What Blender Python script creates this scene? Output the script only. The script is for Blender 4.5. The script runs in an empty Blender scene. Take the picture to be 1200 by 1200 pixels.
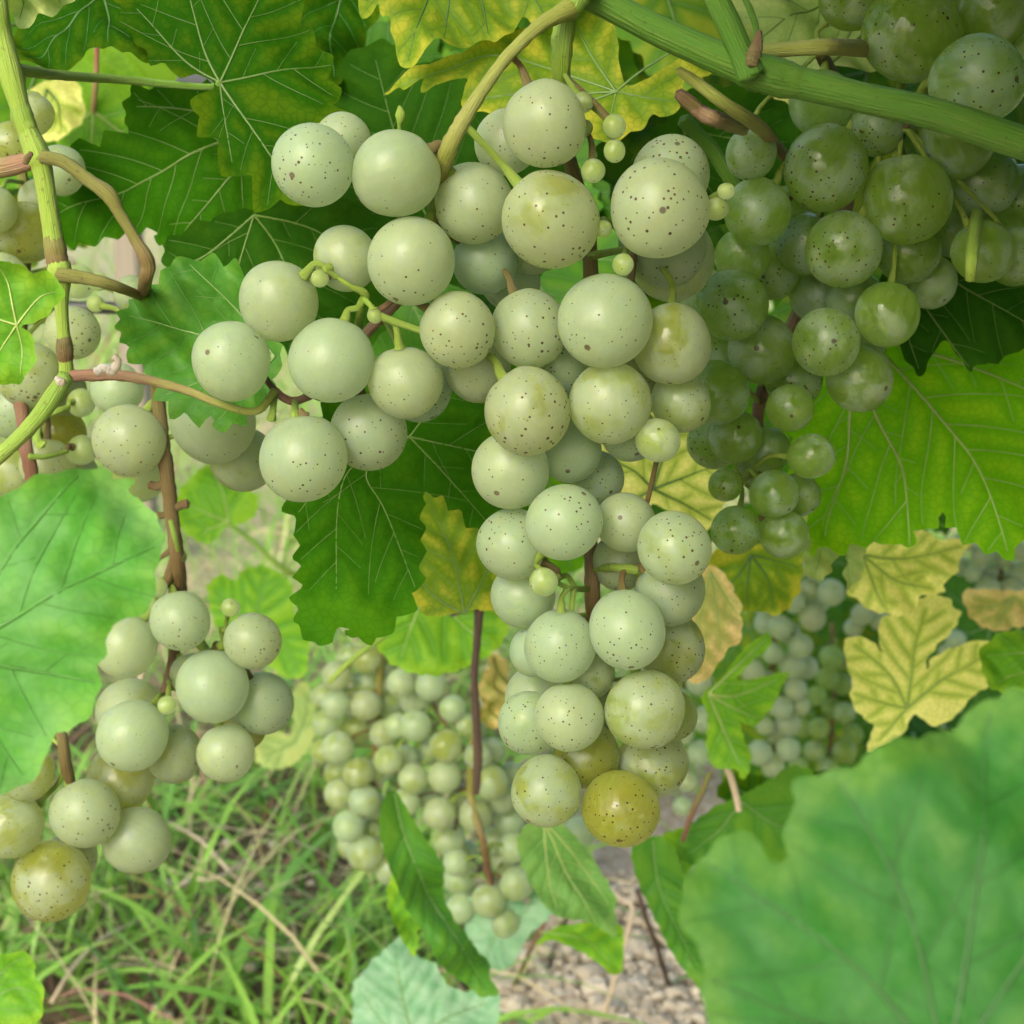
import bpy, bmesh, math, random
import numpy as np
from mathutils import Vector, Matrix
from mathutils.geometry import delaunay_2d_cdt

random.seed(7); rng = np.random.default_rng(7)
S = bpy.context.scene
COL = S.collection

# ------------------------------------------------------------------ camera
PITCH = math.radians(14.0); CAMH = 0.62; FPX = 1967.0
CAM = Vector((0, 0, CAMH))
cd = bpy.data.cameras.new('camera'); cam = bpy.data.objects.new('camera', cd); COL.objects.link(cam)
cam.location = CAM; cam.rotation_euler = (math.pi/2 - PITCH, 0, 0)
cd.sensor_width = 36.0; cd.lens = 36.0*FPX/1200.0; cd.clip_start = 0.01; cd.clip_end = 500
cd.dof.use_dof = True; cd.dof.focus_distance = 0.325; cd.dof.aperture_fstop = 38.0
S.camera = cam
# ------------------------------------------------------------------ sky and sun
SUN_EL, SUN_AZ = math.radians(36), math.radians(-154)     # azimuth from +Y towards +X: a hazy bright sky behind the photographer's left shoulder
w = bpy.data.worlds.new('World'); S.world = w; w.use_nodes = True
nt = w.node_tree; bg = nt.nodes['Background']
sky = nt.nodes.new('ShaderNodeTexSky'); sky.sky_type = 'NISHITA'; sky.sun_disc = False
sky.sun_elevation = SUN_EL; sky.sun_rotation = SUN_AZ; sky.air_density = 1.0; sky.dust_density = 4.0; sky.ozone_density = 0.6
nt.links.new(sky.outputs[0], bg.inputs[0]); bg.inputs[1].default_value = 0.15
sl = bpy.data.lights.new('sun', 'SUN'); sun = bpy.data.objects.new('sun', sl); COL.objects.link(sun)
sl.energy = 0.62; sl.angle = math.radians(22); sl.color = (1.0, 0.97, 0.92)
sdir = Vector((math.sin(SUN_AZ)*math.cos(SUN_EL), math.cos(SUN_AZ)*math.cos(SUN_EL), math.sin(SUN_EL)))
sun.rotation_euler = (-sdir).to_track_quat('-Z', 'Y').to_euler(); sun.location = sdir*5
vs = S.view_settings; vs.view_transform = 'Standard'; vs.look = 'None'; vs.gamma = 1.0; vs.use_curve_mapping = False
vs.exposure = 1.38
S.cycles.use_denoising = True; S.cycles.max_bounces = 8; S.cycles.transmission_bounces = 4
S.cycles.diffuse_bounces = 5; S.cycles.use_adaptive_sampling = True; S.cycles.adaptive_threshold = 0.03; S.cycles.caustics_reflective = False; S.cycles.sample_clamp_indirect = 6

# ------------------------------------------------------------------ helpers
cP, sP = math.cos(PITCH), math.sin(PITCH)
RIGHT = Vector((1, 0, 0)); FWD = Vector((0, cP, -sP)); DOWN = Vector((0, -sP, -cP))
def ray(px, py): return FWD + RIGHT*((px-600)/FPX) + DOWN*((py-600)/FPX)
def at(px, py, Y):                       # point of the place seen at that pixel, Y metres away from the camera along the ground
    r = ray(px, py); return CAM + r*(Y/r.y)
def ground(px, py, z=0.0):
    r = ray(px, py); return CAM + r*((z-CAMH)/r.z)
def depth(p): return (p-CAM).dot(FWD)

def tag(o, label=None, cat=None, group=None, kind=None):
    if label: o['label'] = label
    if cat: o['category'] = cat
    if group: o['group'] = group
    if kind: o['kind'] = kind
    return o
def empty(name, loc):
    o = bpy.data.objects.new(name, None); o.location = loc; o.empty_display_size = .01; COL.objects.link(o); return o
def mobj(name, me, mat=None, parent=None, mw=None):
    o = bpy.data.objects.new(name, me); COL.objects.link(o)
    if mat is not None and not me.materials: me.materials.append(mat)
    if parent is not None: o.parent = parent
    if mw is not None: o.matrix_local = mw
    return o
def mesh_from(name, V, F, smooth=True, attrs=None):
    me = bpy.data.meshes.new(name); me.from_pydata([tuple(map(float, v)) for v in V], [], F); me.update()
    if smooth: me.polygons.foreach_set('use_smooth', [True]*len(me.polygons))
    for k, a in (attrs or {}).items():
        at_ = me.attributes.new(k, 'FLOAT', 'POINT'); at_.data.foreach_set('value', np.asarray(a, dtype=np.float32))
    return me
def crom(pts, n=8, closed=False):        # Catmull-Rom through any-dimensional points
    P = np.asarray(pts, float); m = len(P); out = []
    segs = m if closed else m-1
    for i in range(segs):
        if closed: a, b, c, d = P[(i-1) % m], P[i], P[(i+1) % m], P[(i+2) % m]
        else: a, b, c, d = P[max(i-1, 0)], P[i], P[i+1], P[min(i+2, m-1)]
        for k in range(n):
            t = k/n
            out.append(0.5*((2*b)+(-a+c)*t+(2*a-5*b+4*c-d)*t*t+(-a+3*b-3*c+d)*t**3))
    if not closed: out.append(P[-1])
    return np.array(out)

# ------------------------------------------------------------------ materials
class NT:
    def __init__(s, name):
        s.m = bpy.data.materials.new(name); s.m.use_nodes = True; s.t = s.m.node_tree; s.n = s.t.nodes; s.l = s.t.links
        s.bsdf = s.n['Principled BSDF']; s.out = s.n['Material Output']
    def node(s, ty, **kw):
        n = s.n.new(ty)
        for k, v in kw.items(): setattr(n, k, v)
        return n
    def put(s, sock, v):
        if isinstance(v, bpy.types.NodeSocket): s.l.new(v, sock)
        elif isinstance(v, (tuple, list)) and len(v) == 3 and sock.type == 'RGBA': sock.default_value = (*v, 1)
        else: sock.default_value = v
    def math(s, op, a, b=0.0, c=0.0, clamp=False):
        n = s.node('ShaderNodeMath', operation=op, use_clamp=clamp)
        for i, v in enumerate((a, b, c)): s.put(n.inputs[i], v)
        return n.outputs[0]
    def mix(s, f, a, b, ty='MIX'):
        n = s.node('ShaderNodeMix', data_type='RGBA', blend_type=ty, clamp_factor=True)
        s.put(n.inputs[0], f); s.put(n.inputs[6], a); s.put(n.inputs[7], b); return n.outputs[2]
    def step(s, v, lo, hi, a=0.0, b=1.0):
        n = s.node('ShaderNodeMapRange', interpolation_type='SMOOTHSTEP')
        for i, x in enumerate((v, lo, hi, a, b)): s.put(n.inputs[i], x)
        return n.outputs[0]
    def noise(s, vec, scale, detail=3.0, rough=0.5, col=False):
        n = s.node('ShaderNodeTexNoise')
        if vec is not None: s.put(n.inputs['Vector'], vec)
        n.inputs['Scale'].default_value = scale; n.inputs['Detail'].default_value = detail; n.inputs['Roughness'].default_value = rough
        return n.outputs[1 if col else 0]
    def voro(s, vec, scale, feature='F1'):
        n = s.node('ShaderNodeTexVoronoi', feature=feature); s.put(n.inputs['Vector'], vec); n.inputs['Scale'].default_value = scale
        return n
    def attr(s, name, ty='GEOMETRY'):
        n = s.node('ShaderNodeAttribute', attribute_name=name, attribute_type=ty); return n
    def vmath(s, op, a, b):
        n = s.node('ShaderNodeVectorMath', operation=op); s.put(n.inputs[0], a); s.put(n.inputs[1], b); return n.outputs[0]
    def scale(s, a, f):
        n = s.node('ShaderNodeVectorMath', operation='SCALE'); s.put(n.inputs[0], a); s.put(n.inputs[3], f); return n.outputs[0]
    def bump(s, h, dist, strength=1.0):
        n = s.node('ShaderNodeBump'); s.put(n.inputs['Height'], h); n.inputs['Distance'].default_value = dist
        n.inputs['Strength'].default_value = strength; return n.outputs[0]

def grape_material():
    T = NT('grape_skin'); b = T.bsdf
    tc = T.node('ShaderNodeTexCoord').outputs['Object']
    oi = T.node('ShaderNodeObjectInfo'); rnd = oi.outputs['Random']
    sep = T.node('ShaderNodeSeparateColor'); T.put(sep.inputs[0], oi.outputs['Color'])
    bloom_amt, ripe, dots_amt = sep.outputs[0], sep.outputs[1], sep.outputs[2]
    off = T.node('ShaderNodeCombineXYZ'); T.put(off.inputs[0], T.math('MULTIPLY', rnd, 37.0)); T.put(off.inputs[1], T.math('MULTIPLY', rnd, 91.0)); T.put(off.inputs[2], T.math('MULTIPLY', rnd, 53.0))
    p = T.vmath('ADD', tc, off.outputs[0])
    xyz = T.node('ShaderNodeSeparateXYZ'); T.put(xyz.inputs[0], tc); z = xyz.outputs[2]
    # flesh colour: green to golden
    big = T.noise(p, 0.9, 2)
    flesh = T.mix(T.math('ADD', ripe, T.math('MULTIPLY', T.math('SUBTRACT', big, .5), .9), clamp=True), (0.225, 0.325, 0.04), (0.19, 0.185, 0.012))
    # long pale veins running pole to pole under the skin
    mer = T.node('ShaderNodeMapping'); T.put(mer.inputs[0], p); mer.inputs[3].default_value = (1, 1, .22)
    veins = T.noise(mer.outputs[0], 8.5, 2, .6)
    flesh = T.mix(T.math('SUBTRACT', 1.0, oi.outputs['Alpha']), flesh, (0.075, 0.165, 0.012))  # lower alpha: greener flesh, with part of the shade put into its colour
    flesh = T.mix(T.step(veins, .5, .72, 0, .20), flesh, (0.30, 0.37, 0.13))
    # wax bloom, rubbed off in patches
    patch = T.noise(p, 1.1, 3, .55)
    fine = T.noise(p, 9, 2, .7)
    bl = T.math('ADD', T.math('MULTIPLY', patch, 1.0), T.math('MULTIPLY', fine, .18))
    thr = T.math('SUBTRACT', 1.0, bloom_amt)
    bl = T.step(T.math('SUBTRACT', bl, T.math('MULTIPLY', thr, .86)), -.10, .15)
    bl = T.math('MULTIPLY', bl, T.math('ADD', .45, T.math('MULTIPLY', T.math('ADD', fine, T.noise(p, 2.6, 2, .5)), .55)), clamp=True)
    bloomc = T.mix(rnd, (0.39, 0.46, 0.41), (0.32, 0.45, 0.43))
    col = T.mix(T.math('MULTIPLY', bl, .54), flesh, bloomc)
    col = T.mix(T.step(veins, .42, .66, .0, .20), col, (0.45, 0.50, 0.30))
    # russet tan blush
    rus = T.step(T.noise(p, 2.0, 2, .5), .56, .85, 0, .35)
    col = T.mix(rus, col, (0.32, 0.26, 0.10))
    # lenticels
    v = T.voro(p, 6.8); vc = T.node('ShaderNodeSeparateColor'); T.put(vc.inputs[0], v.outputs['Color'])
    rad = T.math('MULTIPLY', T.math('MULTIPLY_ADD', vc.outputs[0], .15, .085), dots_amt)
    rad = T.math('MULTIPLY', rad, T.math('MULTIPLY_ADD', z, -.28, .95))
    dot = T.step(T.math('SUBTRACT', v.outputs['Distance'], rad), -.03, .012, 1, 0)
    dot = T.math('MULTIPLY', dot, T.step(vc.outputs[1], .18, .22))
    # few bigger corky scars
    v2 = T.voro(T.vmath('ADD', p, T.scale(T.noise(p, 6, 2, .5, True), .35)), 1.25)
    vc2 = T.node('ShaderNodeSeparateColor'); T.put(vc2.inputs[0], v2.outputs['Color'])
    scar = T.math('MULTIPLY', T.step(v2.outputs['Distance'], .05, .085, 1, 0), T.step(vc2.outputs[1], .60, .64))
    scar = T.math('MULTIPLY', scar, T.step(dots_amt, .2, .5))
    d = T.node('ShaderNodeVectorMath', operation='DISTANCE'); T.put(d.inputs[0], tc); d.inputs[1].default_value = (0, 0, -.98)
    sty = T.math('MULTIPLY', T.step(d.outputs['Value'], .07, .10, 1, 0), T.step(d.outputs['Value'], .02, .05, .25, 1))
    mark = T.math('MAXIMUM', T.math('MAXIMUM', T.math('MULTIPLY', dot, .95), T.math('MULTIPLY', scar, .75)), T.math('MULTIPLY', sty, .8))
    col = T.mix(mark, col, T.mix(vc.outputs[2], (0.055, 0.03, 0.022), (0.14, 0.07, 0.045)))
    T.put(b.inputs['Base Color'], col)
    b.inputs['Subsurface Weight'].default_value = 1.0
    b.inputs['Subsurface Radius'].default_value = (1.0, 0.92, 0.16)
    b.inputs['Subsurface Scale'].default_value = 0.0100
    b.inputs['Subsurface Anisotropy'].default_value = 0.3
    T.put(b.inputs['Roughness'], T.math('ADD', T.math('MULTIPLY_ADD', bl, .20, .15), T.math('MULTIPLY', mark, .2)))
    b.inputs['Specular IOR Level'].default_value = 0.7; b.inputs['IOR'].default_value = 1.38
    T.put(b.inputs['Normal'], T.bump(T.noise(p, 11, 1, .5), .0002, .35))
    # clear flesh: part of the light passes through the berry
    tr = T.node('ShaderNodeBsdfTranslucent')
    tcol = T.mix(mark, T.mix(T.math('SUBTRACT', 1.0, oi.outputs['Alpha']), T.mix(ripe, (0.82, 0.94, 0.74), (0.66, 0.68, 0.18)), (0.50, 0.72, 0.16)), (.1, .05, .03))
    T.put(tr.inputs[0], tcol)
    ms = T.node('ShaderNodeMixShader'); T.put(ms.inputs[0], T.math('MULTIPLY_ADD', bl, -.14, .56))
    T.l.new(b.outputs[0], ms.inputs[1]); T.l.new(tr.outputs[0], ms.inputs[2]); T.l.new(ms.outputs[0], T.out.inputs[0])
    return T.m

def stem_material(name, c1, c2, c3=None, rough=.55, streak=.5, bumpd=.0009):
    """c1 at the start of a stem, c2 at its far end, c3 in lengthwise streaks and specks"""
    T = NT(name); b = T.bsdf
    t = T.attr('along').outputs['Fac']; a = T.attr('around').outputs['Fac']; ln = T.attr('length').outputs['Fac']
    cx = T.node('ShaderNodeCombineXYZ'); T.put(cx.inputs[0], T.math('MULTIPLY', T.math('COSINE', a), 2.2)); T.put(cx.inputs[1], T.math('MULTIPLY', T.math('SINE', a), 2.2)); T.put(cx.inputs[2], T.math('MULTIPLY', ln, 40.0))
    st = T.noise(cx.outputs[0], 2.6, 4, .6)
    tc = T.node('ShaderNodeTexCoord').outputs['Object']
    n2 = T.noise(tc, 90, 4, .6); n3 = T.noise(tc, 900, 2, .5)
    tt = T.math('ADD', t, T.math('MULTIPLY', T.math('SUBTRACT', n2, .5), .9), clamp=True)
    col = T.mix(T.step(tt, .1, .9), c1, c2)
    if c3 is not None:
        col = T.mix(T.step(st, .5, .72, 0, streak), col, c3)
        col = T.mix(T.step(n3, .66, .72, 0, .55), col, tuple(x*.35 for x in c3))
    T.put(b.inputs['Base Color'], col); b.inputs['Roughness'].default_value = rough
    b.inputs['Subsurface Weight'].default_value = .15; b.inputs['Subsurface Radius'].default_value = (1, 1, .4); b.inputs['Subsurface Scale'].default_value = .001
    T.put(b.inputs['Normal'], T.bump(st, bumpd, .8))
    return T.m

def leaf_material(name, green, yellow, yamt=.4, trans=.38, rough=.55, edge=0.0, spots=.3, spec=.16, ty=(1.3, 1.25, .35), wax=0.0, noise_amt=1.0, band=.0036, spotcol=(0.16, 0.075, 0.02)):
    T = NT(name); b = T.bsdf
    vd = T.attr('vein_distance').outputs['Fac']; ed = T.attr('edge_distance').outputs['Fac']
    tc = T.node('ShaderNodeTexCoord').outputs['Object']
    oi = T.node('ShaderNodeObjectInfo').outputs['Random']
    p = T.vmath('ADD', tc, T.scale((1.0, 2.3, .7), oi))
    n1 = T.noise(p, 55, 3, .6); n2 = T.noise(p, 260, 2, .6)
    vo = T.voro(p, 480, 'DISTANCE_TO_EDGE').outputs['Distance']
    ret = T.step(vo, .0, .16, 1, 0)                      # net of the smallest veins
    y = T.step(vd, .0002, band)
    y = T.math('MULTIPLY', y, T.math('MULTIPLY_ADD', T.math('SUBTRACT', n1, .5), 2.0*noise_amt, yamt*1.35))
    y = T.math('ADD', y, T.math('MULTIPLY', T.math('SUBTRACT', n2, .5), .35*yamt+.08))
    if edge: y = T.math('ADD', y, T.math('MULTIPLY', T.step(T.math('ADD', ed, T.math('MULTIPLY', n2, .002)), .0015, .005, 1, 0), edge))
    y = T.math('MAXIMUM', T.math('MINIMUM', y, 1.0), 0.0)
    y = T.math('SUBTRACT', y, T.math('MULTIPLY', ret, .16*min(1, yamt*1.6)))
    col = T.mix(y, green, yellow)
    g2 = tuple(x*.72 for x in green)
    col = T.mix(T.math('MULTIPLY', ret, .22), col, g2)
    col = T.mix(T.step(n1, .35, .7, .0, .22), col, g2)
    if wax: col = T.mix(T.math('MULTIPLY', T.step(T.noise(p, 120, 3, .6), .3, .7), wax), col, (.42, .56, .42))
    if spots:
        sp = T.voro(p, 75); sc = T.node('ShaderNodeSeparateColor'); T.put(sc.inputs[0], sp.outputs['Color'])
        m = T.math('MULTIPLY', T.step(T.math('ADD', sp.outputs['Distance'], T.math('MULTIPLY', n2, .06)), .07, .12, 1, 0), T.step(sc.outputs[0], 1-.35*spots, 1-.34*spots))
        col = T.mix(T.math('MULTIPLY', m, .8), col, spotcol)
    T.put(b.inputs['Base Color'], col); T.put(b.inputs['Roughness'], T.math('MULTIPLY_ADD', n2, .25, rough-.1))
    b.inputs['Specular IOR Level'].default_value = spec
    T.put(b.inputs['Normal'], T.bump(T.noise(p, 330, 1, .5), .0005, .8))
    tr = T.node('ShaderNodeBsdfTranslucent'); T.put(tr.inputs[0], T.mix(1.0, col, ty, 'MULTIPLY'))
    ms = T.node('ShaderNodeMixShader'); ms.inputs[0].default_value = trans
    T.l.new(b.outputs[0], ms.inputs[1]); T.l.new(tr.outputs[0], ms.inputs[2]); T.l.new(ms.outputs[0], T.out.inputs[0])
    return T.m

def plain_leaf_material(name, green, yellow, trans=.3):
    """for leaves too far off to show their veins"""
    T = NT(name); b = T.bsdf
    vd = T.attr('vein_distance').outputs['Fac']; oi = T.node('ShaderNodeObjectInfo').outputs['Random']
    n = T.noise(T.node('ShaderNodeTexCoord').outputs['Object'], 45, 2)
    col = T.mix(T.math('MULTIPLY', T.step(vd, .0003, .004), T.math('MULTIPLY_ADD', n, .9, T.math('MULTIPLY', oi, .3))), green, yellow)
    T.put(b.inputs['Base Color'], col); b.inputs['Roughness'].default_value = .55; b.inputs['Specular IOR Level'].default_value = .12
    tr = T.node('ShaderNodeBsdfTranslucent'); T.put(tr.inputs[0], T.mix(1.0, col, (1.3, 1.25, .35), 'MULTIPLY'))
    ms = T.node('ShaderNodeMixShader'); ms.inputs[0].default_value = trans
    T.l.new(b.outputs[0], ms.inputs[1]); T.l.new(tr.outputs[0], ms.inputs[2]); T.l.new(ms.outputs[0], T.out.inputs[0])
    return T.m

def vein_material(name, c):
    T = NT(name); b = T.bsdf
    tc = T.node('ShaderNodeTexCoord').outputs['Object']
    T.put(b.inputs['Base Color'], T.mix(T.noise(tc, 150, 3), c, tuple(x*.6 for x in c))); b.inputs['Roughness'].default_value = .5
    return T.m

M_GRAPE = grape_material()
GREEN_CANE = stem_material('green_cane', (.06, .18, .008), (.085, .205, .012), (.16, .23, .03), streak=.45)
YELLOW_CANE = stem_material('yellow_green_cane', (.17, .31, .025), (.24, .37, .04), (.34, .28, .09), streak=.45)
RED_STEM = stem_material('red_brown_stem', (.17, .18, .03), (.16, .075, .04), (.22, .16, .07), streak=.6)
PEDUNCLE = stem_material('bronze_peduncle', (.23, .27, .045), (.26, .135, .08), (.28, .27, .06), streak=.45)
RACHIS = stem_material('brown_rachis', (.12, .10, .025), (.13, .075, .028), (.18, .19, .035), streak=.6, bumpd=.0008)
PEDICEL = stem_material('green_pedicel', (.19, .29, .03), (.22, .34, .045), (.16, .07, .03), streak=.25)
PEDTOP = stem_material('brown_receptacle', (.16, .10, .04), (.13, .06, .03), (.30, .26, .10), streak=.3)
DARKWOOD = stem_material('dark_woody_shoot', (.06, .04, .025), (.08, .05, .03), (.15, .11, .07), streak=.6, bumpd=.0008)
PETIOLE = stem_material('green_petiole', (.20, .30, .03), (.14, .29, .025), (.26, .18, .06), streak=.35)
REDPETIOLE = stem_material('pink_petiole', (.45, .16, .14), (.40, .30, .14), (.3, .12, .1), streak=.3)
STRAW = stem_material('straw', (.52, .42, .27), (.60, .50, .34), (.34, .24, .14), streak=.4)
BARK = stem_material('vine_bark', (.10, .075, .05), (.14, .10, .07), (.24, .19, .14), streak=.9, bumpd=.004, rough=.85)
SCAR = stem_material('pale_scar', (.72, .68, .56), (.62, .54, .40), (.35, .24, .14), streak=.4, rough=.8)
V_PALE = vein_material('pale_vein', (.15, .27, .045)); V_YEL = vein_material('yellow_green_vein', (.33, .46, .11))
V_DARK = vein_material('green_vein', (.07, .17, .03)); V_MID = vein_material('mid_green_vein', (.17, .30, .07)); V_FRONT = vein_material('front_leaf_vein', (.028, .12, .014)); V_FRONT2 = vein_material('light_front_leaf_vein', (.075, .25, .03)); V_SOFT = vein_material('soft_green_vein', (.26, .40, .07)); V_RED = vein_material('brown_vein', (.22, .12, .04))

# ------------------------------------------------------------------ tubes
def tube_mesh(name, pts, rad, sides=10, bumps=0.0, sub=6, cap=True):
    """pts Nx3 control points, rad radius per control point; gives a smooth tapered tube with 'along', 'around', 'length'"""
    A = np.hstack([np.asarray(pts, float), np.asarray(rad, float)[:, None]])
    C = crom(A, sub); P, R = C[:, :3], np.maximum(C[:, 3], 1e-5)
    Tn = np.gradient(P, axis=0); Tn /= np.linalg.norm(Tn, axis=1)[:, None]+1e-12
    L = np.concatenate([[0], np.cumsum(np.linalg.norm(np.diff(P, axis=0), axis=1))])
    n = np.cross(Tn[0], [.3, .9, .2]); n /= np.linalg.norm(n)
    V, F, al, ar, le = [], [], [], [], []
    for i in range(len(P)):
        n = n-Tn[i]*np.dot(n, Tn[i]); n /= np.linalg.norm(n); b = np.cross(Tn[i], n)
        for k in range(sides):
            a = 2*math.pi*k/sides; r = R[i]*(1+bumps*rng.uniform(-1, 1))
            V.append(P[i]+(n*math.cos(a)+b*math.sin(a))*r); al.append(L[i]/L[-1]); ar.append(a); le.append(L[i])
    for i in range(len(P)-1):
        for k in range(sides):
            F.append((i*sides+k, i*sides+(k+1) % sides, (i+1)*sides+(k+1) % sides, (i+1)*sides+k))
    if cap:
        for i in (0, len(P)-1):
            V.append(P[i]+Tn[i]*(R[i]*.5 if i else -R[i]*.5)); al.append(1.0 if i else 0.0); ar.append(0); le.append(L[i])
            for k in range(sides):
                f = (i*sides+k, i*sides+(k+1) % sides, len(V)-1); F.append(f if i else f[::-1])
    return mesh_from(name, V, F, True, {'along': al, 'around': ar, 'length': le})
def pxpts(lst, Y):   # [(px,py,rpx[,dY])] -> world points, radii
    P, R = [], []
    for q in lst:
        p = at(q[0], q[1], Y+(q[3] if len(q) > 3 else 0)); P.append(p); R.append(q[2]*depth(p)/FPX)
    return P, R
def stem_thing(name, label, cat, lst, Y, mat, group=None, sides=12, bumps=.04, nodes=(), sub=8):
    P, R = pxpts(lst, Y); o0 = P[0]
    e = empty(name, o0); tag(e, label, cat, group)
    mobj('stem', tube_mesh('stem', [tuple(p-o0) for p in P], R, sides, bumps, sub), mat, e)
    for (i, f, m) in nodes:     # knobby nodes: a short swollen ring
        p, r = P[i]-o0, R[i]
        d = (P[min(i+1, len(P)-1)]-P[max(i-1, 0)]).normalized()
        q = [tuple(p+d*(r*k)) for k in (-2.4, -1.2, 0, 1.2, 2.4)]
        mobj('node', tube_mesh('node', q, [r*.8, r*(1+(f-1)*.6), r*f, r*(1+(f-1)*.6), r*.8], sides, .06, 5), m, e)
    return e

# ------------------------------------------------------------------ grapes
def grape_mesh(name, sub, seed, squash=0.03):
    bm = bmesh.new(); bmesh.ops.create_icosphere(bm, subdivisions=sub, radius=1.0); r = random.Random(seed)
    ph = [(Vector((r.uniform(-1, 1), r.uniform(-1, 1), r.uniform(-1, 1))).normalized(), r.uniform(.8, 1.6), r.uniform(0, 6)) for _ in range(5)]
    for v in bm.verts:
        c = v.co.normalized(); s = 1+sum(math.sin(c.dot(d)*2.4*f+o) for d, f, o in ph)*squash*.28
        s -= .05*max(0, (c.z-.90)/.10)**1.5                  # dimple at the stalk
        v.co = c*s; v.co.z *= 1.02
    me = bpy.data.meshes.new(name); bm.to_mesh(me); bm.free()
    me.polygons.foreach_set('use_smooth', [True]*len(me.polygons)); me.materials.append(M_GRAPE); return me
G_HI = [grape_mesh('grape', 5, 3), grape_mesh('grape', 5, 4), grape_mesh('grape', 5, 5, .05)]
G_LO = [grape_mesh('grape', 3, 6), grape_mesh('grape', 3, 7, .05)]

def axis_matrix(loc, z, roll, sc):
    z = z.normalized(); x = Vector((1, .13, .07)); x = (x-z*x.dot(z)).normalized(); y = z.cross(x)
    m = Matrix((x, y, z)).transposed() @ Matrix.Rotation(roll, 3, 'Z')
    return Matrix.Translation(loc) @ m.to_4x4() @ Matrix.Diagonal((sc*(1+.022*math.sin(roll*5)), sc*(1-.015*math.sin(roll*3)), sc*(1.0+.035*math.sin(roll*7)), 1))

def bunch(label, Y0, grapes, rach, group='bunches of pale green grapes', bloom=.72, ripe=.25, dots=1.0, hi=True, rmat=None, root=None, gap=.95, ped=True, seed=1, name='grape_bunch', lit_tone=1.0):
    """grapes [(px,py,r_px[,{bloom,ripe,dots,dy}])] from front to back: each is moved back until it clears those before it.
       rach: list of (points [(px,py,r_px,dY)], material)"""
    rr = random.Random(seed)
    top = at(rach[0][0][0][0], rach[0][0][0][1], Y0+(rach[0][0][0][3] if len(rach[0][0][0]) > 3 else 0))
    e = empty(name, top); tag(e, label, 'grapes', group)
    samples = []
    for lst, m in rach:
        P, R = pxpts(lst, Y0)
        mobj('rachis', tube_mesh('rachis', [tuple(p-top) for p in P], R, 12 if hi else 8, .10, 8 if hi else 5), m, e)
        C = crom([tuple(p) for p in P], 10); samples += [Vector(c) for c in C]
    placed = []
    for g in grapes:
        px, py, rp = g[:3]; o = g[3] if len(g) > 3 else {}
        Y = Y0+o.get('dy', 0)
        for _ in range(400):
            c = at(px, py, Y); R = rp*depth(c)/FPX
            if all((c-q).length >= gap*(R+r) for q, r in placed): break
            Y += .0006
        placed.append((c, R))
        # stalk end looks towards the rachis
        near = min(samples, key=lambda s: (s-c-Vector((0, 0, R*.9))).length)
        small = rp < (22 if hi else 9)
        ax = (near-c).normalized()+Vector((rr.uniform(-.3, .3), rr.uniform(-.1, .35), rr.uniform(.05, .5)))
        me = rr.choice(G_HI if (hi and not small) else G_LO if not hi else G_HI)
        GM = axis_matrix(c-top, ax, rr.uniform(0, 6.28), R*.995); ob = mobj('grape', me, None, e, GM)
        b_ = o.get('bloom', bloom+rr.uniform(-.14, .14)); r_ = o.get('ripe', ripe+rr.uniform(-.15, .2)); d_ = o.get('dots', dots*rr.uniform(.4, 1.15))
        if small and 'bloom' not in o: b_, r_, d_ = .25, .15, .45
        ob.color = (max(0, min(1, b_)), max(0, min(1, r_)), max(0, d_), o.get('lit_tone', lit_tone))
        if ped:
            a = ax.normalized(); s = c+a*R*.93; en = near-top
            mid = (c+a*(R+min(.005, (near-s).length*.5)))-top
            rd = max(.00055, R*.085)
            pe = mobj('pedicel', tube_mesh('pedicel', [tuple(s-top), tuple(s+a*R*.14-top), tuple(mid), tuple(mid.lerp(en, .6)), tuple(en)], [rd*1.9, rd*1.5, rd, rd*.95, rd*1.1], 8 if hi else 5, .06, 4 if hi else 2), PEDICEL if rr.random() < .75 else RACHIS, ob); pe.matrix_parent_inverse = GM.inverted()
    return e, placed

# ------------------------------------------------------------------ leaves
def seg_dist(P, A, B):
    d = np.full(len(P), 1e9)
    for a, b in zip(A, B):
        ab = b-a; t = np.clip(((P-a)@ab)/(ab@ab+1e-15), 0, 1); d = np.minimum(d, np.linalg.norm(P-(a+t[:, None]*ab), axis=1))
    return d
def inside(poly, p):
    x, y = p; c = False; n = len(poly); j = n-1
    for i in range(n):
        xi, yi = poly[i]; xj, yj = poly[j]
        if (yi > y) != (yj > y) and x < (xj-xi)*(y-yi)/(yj-yi+1e-18)+xi: c = not c
        j = i
    return c
def inside_many(poly, P):
    x, y = P[:, 0], P[:, 1]; c = np.zeros(len(P), bool); n = len(poly); j = n-1
    for i in range(n):
        xi, yi = poly[i]; xj, yj = poly[j]
        if yi != yj:
            m = ((yi > y) != (yj > y)) & (x < (xj-xi)*(y-yi)/(yj-yi)+xi); c ^= m
        j = i
    return c
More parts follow.
